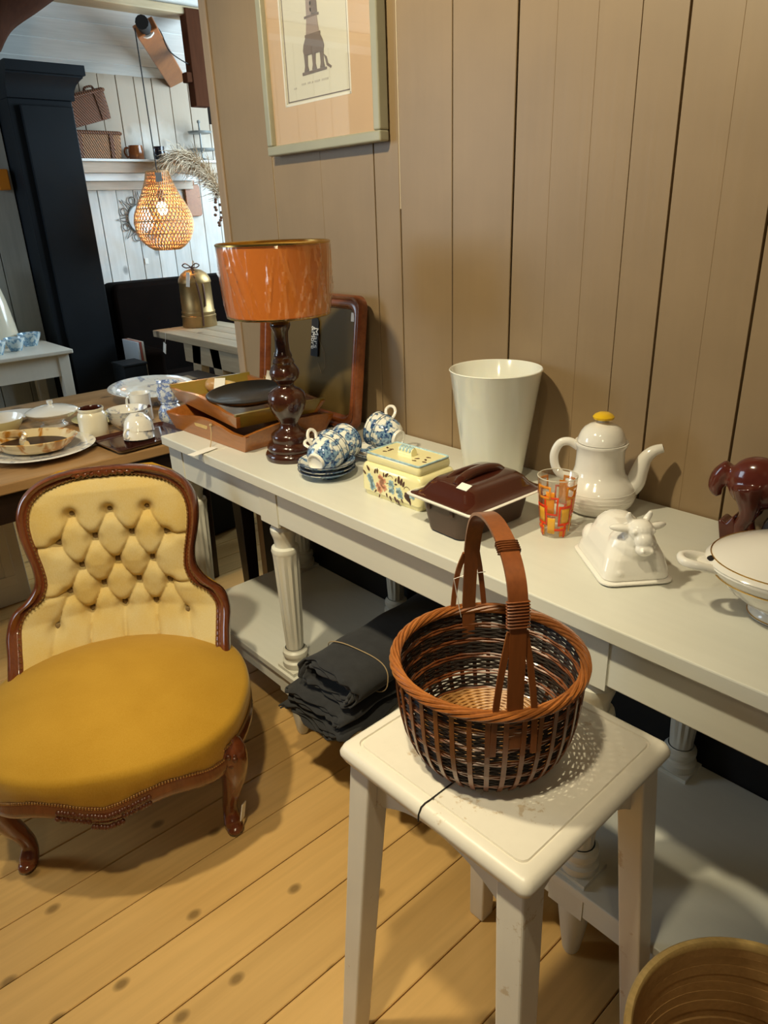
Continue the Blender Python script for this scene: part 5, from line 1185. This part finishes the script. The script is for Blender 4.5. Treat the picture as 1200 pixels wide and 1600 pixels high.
m = MB(); m.tube([(.022*math.cos(a)-.03, 0, .345+.022*math.sin(a)) for a in [2*PI*k/20 for k in range(20)]], .0022, 6, closed=True, M=RZ(-.7)); m.build('lid_ring', M['brass'], cl_)
M['ribbon'] = plain('brown_ribbon', (0.09, 0.035, 0.015), .7)
m = MB()
for s in (-1, 1): m.tube(spline([(0, 0, .335), (s*.03, .0, .355), (s*.05, .0, .345), (s*.03, 0, .332), (0, 0, .335)], 4), .008, 6, flat=.4, M=T(.018, -.02, 0) @ RZ(.75))
m.tube(spline([(.02, -.02, .335), (.075, -.035, .28), (.094, -.03, .20), (.096, -.025, .10), (.100, -.030, .01)], 5), .006, 6, flat=.5); m.tube(spline([(.02, -.02, .335), (.085, .0, .27), (.095, .005, .18), (.097, .0, .12)], 5), .005, 6, flat=.5)
m.build('ribbon', M['ribbon'], cn)
MB().box(-.011, .011, -.0008, .0008, -.08, 0).build('paper_tag', M['paper'], cn, loc=(.062, -.066, .312), rot=(-.1, .1, .6), smooth=False)
# black plinths
def plinth(name, label, px_, py_, X_, w_, d_, zt, sheet=False):
    p = PX(px_, py_, X_); t = thing(name, label, 'plinth', (X_, p.y, 0), 0, 'black plinths')
    MB().box(-d_, 0, -w_/2, w_/2, 0, p.z-.012).build('plinth_body', M['black_paint'], t, smooth=False, bevel=.004)
    MB().box(-d_-.004, .004, -w_/2-.004, w_/2+.004, p.z-.012, p.z).build('plinth_top', M['black_paint'], t, smooth=False, bevel=.003)
    return p
plinth('black_plinth', 'black plinth in front of dark sofa beside the tall cabinet', 211, 568, -2.55, .13, .16, 0)
p = plinth('black_plinth', 'wide low black plinth behind trays carrying a shiny sheet', 316, 592, -1.95, .19, .22, 0)
o = MB().box(-.13, -.02, -.10, -.01, 0, .002).build('metal_sheet', plain('satin_tin', (0.75, 0.62, 0.45), .2, metal=.9), None, loc=(-1.95, p.y, p.z+.0003), smooth=False); tag(o, 'small shiny tin sheet lying on low black plinth', 'sheet')
bx_ = thing('black_crate', 'black box with open top under white side table', 'box', (-2.62, -0.30, 0), math.radians(30))
MB().box(-.14, .14, -.12, .12, 0, .40).build('crate_body', M['black_paint'], bx_, smooth=False, bevel=.004); MB().box(-.15, .15, -.13, .13, .40, .42).build('crate_rim', M['black_paint'], bx_, smooth=False, bevel=.004)
b2 = thing('black_case', 'black rounded case on floor seen under the console end', 'case', (-1.60, 0.10, 0), math.radians(8))
MB().box(-.10, .10, -.13, .13, .0, .36).build('case_body', M['black_paint'], b2, smooth=True, bevel=.018, seg=3); MB().box(-.03, .03, -.01, .01, .36, .385).build('case_handle', M['black_paint'], b2, smooth=False, bevel=.004)

# ================================================================ pendant on its wooden arm
M['rattan'] = wood('lit_rattan', (0.62, 0.36, 0.16), (0.74, 0.46, 0.23), 'Z', 0.5, 30, 0.3, bmp=0.05, per_object=False)
PXX = -2.8
pt, pb = PX(252, 268, PXX), PX(254, 390, PXX)
PCY = 0.685
pd = thing('pendant_lamp', 'lit drop shaped woven rattan pendant lamp with small grey tag', 'lamp', (PXX, PCY, pb.z), 0)
hp_ = pt.z-pb.z
PP = [(0, .070), (.02, .104), (.05, .132), (.10, .155), (.145, .160), (.19, .151), (.24, .127), (.28, .104), (.33, .081), (.37, .066), (hp_*1.0, .058)]
def prr(z): return interp(z, [p[0] for p in PP], [p[1] for p in PP])
NR = 44
for sg in (-1, 1):
    m = MB()
    for k in range(NR):
        pts = []
        for q in range(27):
            t = q/26; z = hp_*t; a = 2*PI*k/NR+sg*1.55*t; r = prr(z)+sg*.0012
            pts.append((r*math.cos(a), r*math.sin(a), z))
        m.tube(pts, .0030, 4)
    o = m.build('rattan_weave', M['rattan'], pd); o['kind'] = 'stuff'
for z in (0, .03, .085, .15, .215, .28, .335, hp_):
    m = MB(); m.tube([(prr(z)*math.cos(2*PI*k/48), prr(z)*math.sin(2*PI*k/48), z) for k in range(48)], .0034, 5, closed=True); m.build('hoop', M['rattan'], pd)
M['bulb'] = plain('glowing_bulb', (1, .8, .5), .4, emit=(1.0, 0.66, 0.30), es=38)
m = MB(); m.ball((0, 0, .215), (.030, .030, .036), 16, 10); m.build('bulb', M['bulb'], pd)
m = MB(); m.lathe([(0, .25), (.016, .25), (.018, .30), (.006, .31), (0, .31)], 16); m.build('bulb_holder', M['black_card'], pd)
pl_ = light('pendant_bulb_light', 'POINT', (PXX, PCY, pb.z+.215), (0, 0, 0), 26.0, (1.0, 0.60, 0.24), .035); pl_.name = 'pendant_bulb_light'
m = MB(); pu = PX(209, 33, PXX); m.tube([(0, 0, .30), (0, 0, hp_), (0, pu.y-PCY+.0, pu.z-pb.z-.03)], .0032, 6); m.build('cord', M['black_card'], pd)
MB().box(-.001, .001, -.017, .017, -.045, .0).build('price_tag', plain('grey_tag', (.40, .42, .42), .7), pd, loc=(.085, -.035, hp_-.01), rot=(0, .15, -.5), smooth=False)
am = thing('timber_bracket', 'slanted orange brown wooden arm with black pulley carrying the pendant cord', 'bracket', PX(275, 124, -3.58), 0)
AO = PX(275, 124, -3.58); a0 = Vector((0, 0, 0)); a1 = PX(226, 42, PXX)-AO
M['arm'] = wood('orange_brown_timber', (0.26, 0.085, 0.022), (0.38, 0.14, 0.040), 'X', .4, 12, .1)
d = (a1-a0).normalized()
m = MB(); m.strip([a0, a0+(a1-a0)*.5, a1], (0.5, 0.5, .3), .115, .06); m.build('beam', M['arm'], am, smooth=False, bevel=.006)
m = MB(); m.tube([a1-d*.02, a1+d*.07], .034, 12); m.build('pulley', M['black_card'], am)
MB().tube([a1-d*.035, a1-d*.015], .044, 12).build('white_collar', M['ceramic'], am)
m = MB(); e = PX(301, 104, -2.99)-AO; m.tube(spline([a1+d*.04+Vector((0, 0, .03)), a1-d*.12+Vector((0, .06, .03)), (a1+e)/2+Vector((0, 0, -.02)), e], 6), .0035, 6); m.build('slack_cord', M['black_card'], am)

# ================================================================ wall shelf and what stands on it
XW = -3.60
sh = thing('wall_shelf', 'pale wooden wall shelf on whitewashed planks with white batten below', 'shelf', (0, 0, 0))
M['shelf_wood'] = wood('pale_shelf_wood', (0.42, 0.33, 0.25), (0.55, 0.46, 0.37), 'Y', .5, 10, .08)
M['white_lacq'] = plain('white_lacquer', (0.80, 0.82, 0.82), .3)
zs = PX(200, 249, -3.45).z
MB().box(-3.598, -3.42, 0.36, 2.2, zs-.014, zs).build('shelf_board', M['white_lacq'], sh, smooth=False, bevel=.002)
MB().box(-3.598, -3.45, 0.36, 2.2, zs-.075, zs-.0142).build('shelf_fascia', M['shelf_wood'], sh, smooth=False, bevel=.002)
MB().box(-3.598, -3.50, 0.36, 1.30, zs-.118, zs-.0755).build('white_batten', M['white_lacq'], sh, smooth=False, bevel=.002)
MB().box(-3.598, -3.55, 0.36, 1.30, zs-.168, zs-.1185).build('lower_batten', M['shelf_wood'], sh, smooth=False, bevel=.002)
XS = -3.51
def weave_mat(name, c1, c2):
    m, nt, b = _nt(name); v = coords(nt, (90, 90, 45)); ck = N(nt, 'ShaderNodeTexWave', wave_type='BANDS'); ck.bands_direction = 'DIAGONAL'; ck.inputs['Scale'].default_value = 0.5; ck.inputs['Distortion'].default_value = 1.5
    nt.links.new(v, ck.inputs['Vector']); nt.links.new(ramp(nt, ck.outputs[0], [(.3, c1), (.7, c2)]), b.inputs['Base Color']); b.inputs['Roughness'].default_value = .6; bump(nt, b, ck.outputs[0], .6, .004); return m
M['seagrass'] = weave_mat('woven_seagrass', (0.13, 0.050, 0.015), (0.30, 0.145, 0.055))
M['seagrass2'] = weave_mat('woven_bark', (0.080, 0.024, 0.008), (0.17, 0.060, 0.020))
def rbasket(name, label, loc, L, D, h, rot, mat):
    t = thing(name, label, 'basket', loc, 0); t.rotation_euler = rot
    rrings([(D/2*.86, L/2*.90, .03, 0), (D/2*.95, L/2*.96, .035, h*.4), (D/2, L/2, .035, h), (D/2-.010, L/2-.010, .03, h), (D/2-.016, L/2-.02, .03, h*.15)]).build('woven_body', mat, t, angle=60)
    q = rrect(D/2, L/2, .035, 5); m = MB(); m.tube([(x, y, h) for x, y in q], .010, 8, closed=True); m.build('rim', M['seagrass2'], t)
    for s in (-1, 1):
        m = MB(); m.strip([(D/2+.004, s*L*.28, h+.004), (D/2*.95+.004, s*L*.28, h*.4), (D/2*.87+.004, s*L*.28, .004)], (0, 1, 0), .022, .004); m.build('band', M['seagrass2'], t, smooth=False)
    return t
ybk = PX(150, 246, XS).y
rbasket('woven_basket', 'tan woven basket standing upright on wall shelf under tilted basket', (XS, ybk-.015, zs+.0005), .34, .16, .140, (0, 0, 0), M['seagrass'])
rbasket('woven_basket', 'dark brown woven basket tilted on top of tan basket on shelf', (XS+.005, ybk-.022, zs+.186), .31, .16, .150, (math.radians(15), 0, 0), M['seagrass2'])
bk2 = [o for o in bpy.data.objects if o.name.startswith('woven_basket')][-1]
m = MB(); m.strip([(0, -.11, .157), (0, .0, .161), (0, .14, .157)], (1, 0, 0), .16, .012); m.build('lid_flap', M['seagrass2'], bk2, smooth=False, bevel=.004)
m = MB(); m.tube(spline([(.05, .04, .163), (.05, .05, .180), (.05, .09, .180), (.05, .10, .163)], 4), .007, 6); m.build('handle', M['seagrass2'], bk2)
M['terracotta'] = plain('orange_brown_glaze', (0.26, 0.085, 0.025), .2, coat=.5, var=.2)
M['navy'] = plain('blue_black_glaze', (0.018, 0.016, 0.024), .15, coat=.6)
ym = PX(214, 246, XS).y
mk = thing('brown_mug', 'orange brown glazed mug with handle on wall shelf', 'mug', (XS, ym, zs+.0005), math.radians(-130))
MB().lathe([(0, 0), (.040, 0), (.046, .006), (.047, .05), (.043, .082), (.041, .082), (.043, .05), (.04, .01), (0, .01)], 32).build('mug_body', M['terracotta'], mk, angle=50)
m = MB(); m.tube(spline([(.043, 0, .070), (.064, 0, .070), (.072, 0, .045), (.060, 0, .022), (.046, 0, .020)], 5), .006, 8); m.build('handle', M['terracotta'], mk)
yp = PX(250, 247, XS).y
nb = thing('dark_pot', 'small glossy blue black pot beside brown mug on shelf', 'pot', (XS, yp, zs+.0005), math.radians(-60))
MB().lathe([(0, 0), (.032, 0), (.036, .005), (.039, .035), (.034, .060), (.036, .080), (.034, .080), (.032, .06), (.035, .03), (0, .01)], 32).build('pot_body', M['navy'], nb, angle=50)
m = MB(); m.tube(spline([(.034, 0, .066), (.052, 0, .064), (.054, 0, .042), (.038, 0, .026)], 5), .005, 8); m.build('handle', M['navy'], nb)
yc = PX(316, 240, XS).y
ck = thing('tiered_stand', 'grey metal two tier cake stand on wall shelf near pampas', 'stand', (XS, yc, zs+.0005), 0)
M['zinc'] = plain('grey_zinc', (0.28, 0.30, 0.30), .45, metal=.5)
zt1, zt2 = PX(316, 236, XS).z-zs, PX(316, 209, XS).z-zs; ztop = PX(311, 188, XS).z-zs
MB().lathe([(0, 0), (.05, 0), (.05, .006), (.008, .018), (.006, .03), (.006, ztop-.02), (.012, ztop-.012), (.008, ztop), (0, ztop)], 24).build('stem', M['zinc'], ck, angle=50)
for z, r in ((zt1, .085), (zt2, .072)): MB().lathe([(.006, z), (r, z), (r+.006, z+.012), (r+.004, z+.012), (r-.002, z+.004), (.006, z+.004)], 40).build('tier', M['zinc'], ck, angle=50)
# pampas plume in a wooden bracket
M['pampas'] = plain('dry_pampas', (0.62, 0.50, 0.36), .9)
pg = thing('pampas_bunch', 'drooping beige pampas grass plumes hanging from the shelf end', 'grass', (0, 0, 0))
pp = [PX(345, 305, -3.3), PX(325, 275, -3.3), PX(300, 252, -3.3), PX(275, 248, -3.3), PX(260, 258, -3.3)]
sp2 = spline(pp, 8); m = MB(); rnd = random.Random(6)
for k in range(1700):
    i = rnd.randrange(0, len(sp2)-2); c = sp2[i]; tn = (sp2[i+1]-sp2[i]).normalized(); wd = .080*math.sin(PI*min(1, .18+.75*i/len(sp2)))
    off = Vector((rnd.gauss(0, 1), rnd.gauss(0, 1), rnd.gauss(0, 1)))*wd*.55
    e = c+off+tn*rnd.uniform(.03, .08)+Vector((0, 0, -rnd.uniform(.0, .035))); mid = (c+off*.6+e)/2+Vector((0, 0, .006))
    m.tube([c+off*.35, mid, e], [.0020, .0018, .0006], 3)
o = m.build('plume', M['pampas'], pg); o['kind'] = 'stuff'
m = MB(); m.tube([p for p in sp2], .006, 6); m.tube([pp[0], pp[0]+Vector((0, .02, -.25))], .005, 6); m.build('stems', M['twine'], pg); 
m = MB()
for k in range(14):
    c = PX(338+rnd.uniform(-3, 8), 300+k*4, -3.3); m.ball(c, (.010, .012, .010), 6, 4)
o = m.build('dried_pods', M['ribbon'], pg); o['kind'] = 'stuff'
# wooden board hanging below
yb = PX(303, 310, -3.57).y; zb_ = PX(303, 338, -3.57).z
cbd = thing('wooden_board', 'brown wooden paddle board hanging on plank wall below pampas', 'board', (-3.585, yb, zb_), 0)
MB().prism(rrect(.055, .10, .02, 5, 0, .10)+[], -.010, .010, Matrix(((0, 0, 1, 0), (1, 0, 0, 0), (0, 1, 0, 0), (0, 0, 0, 1)))).build('blade', M['arm'], cbd, bevel=.003, angle=40)
MB().box(-.008, .008, -.022, .022, .20, .30).build('grip', M['arm'], cbd, smooth=False, bevel=.005)
# sunburst mirror
ymr, zmr = PX(222, 342, -3.58).y, PX(222, 342, -3.58).z
mr = thing('sunburst_mirror', 'round wall mirror with bent wire sunburst frame behind pendant', 'mirror', (-3.598, ymr, zmr), 0)
Myz = Matrix(((0, 0, 1, 0), (1, 0, 0, 0), (0, 1, 0, 0), (0, 0, 0, 1)))
MB().lathe([(0, .010), (.085, .010), (.088, .004), (.088, 0), (0, 0)], 40, Myz).build('mirror_glass', plain('painted_mirror_reflection', (0.80, 0.84, 0.86), .10, metal=0.35), mr)  # bright window reflection put into the pale base colour
m = MB(); m.tube([(.088*math.cos(2*PI*k/40), .088*math.sin(2*PI*k/40), .008) for k in range(40)], .005, 6, closed=True, M=Myz); m.build('ring', M['zinc'], mr)
M['wire'] = plain('grey_wire', (0.22, 0.19, 0.17), .5, metal=.4)
for k in range(16):
    a = 2*PI*k/16; m = MB()
    if k % 2: m.tube([(.120*math.cos(a)+.022*math.cos(b), .120*math.sin(a)+.022*math.sin(b), .008) for b in [2*PI*q/14 for q in range(14)]], .0035, 5, closed=True, M=Myz)
    else: m.tube([(.09*math.cos(a-.17), .09*math.sin(a-.17), .008), (.165*math.cos(a), .165*math.sin(a), .008), (.09*math.cos(a+.17), .09*math.sin(a+.17), .008)], .0035, 5, M=Myz)
    m.build('wire_ray', M['wire'], mr)
p = PX(229, 408, -3.60)
o = MB().box(-.0, .004, -.012, .012, -.018, .018).build('wall_card', M['paper'], None, loc=(-3.599, p.y, p.z), smooth=False); tag(o, 'tiny white card stuck on whitewashed planks below pendant', 'card')
# magazines between cabinet and sofa
p = PX(182, 520, -2.90)
for k, c in enumerate(((0.45, 0.5, 0.55), (0.30, 0.08, 0.06), (0.5, 0.47, 0.42))):
    o = MB().box(-.10, .10, 0, .012, 0, .26).build('magazine', plain('magazine_cover_%d' % k, c, .4), None, loc=(-2.84, .385+.014*k, .45), rot=(0, 0, 0), smooth=False, bevel=.001)
    tag(o, ('pale blue', 'red', 'cream')[k]+' magazine spine standing between black cabinet and dark sofa', 'magazine', 'magazines by the sofa')
ns = thing('magazine_stand', 'low black stand holding magazines beside the tall cabinet', 'stand', (-2.84, .405, 0), 0)
MB().box(-.11, .11, -.03, .03, .43, .4495).build('stand_top', M['black_paint'], ns, smooth=False, bevel=.003)
for s in (-1, 1): MB().box(s*.09-.012, s*.09+.012, -.025, .025, 0, .43).build('leg', M['black_paint'], ns, smooth=False)
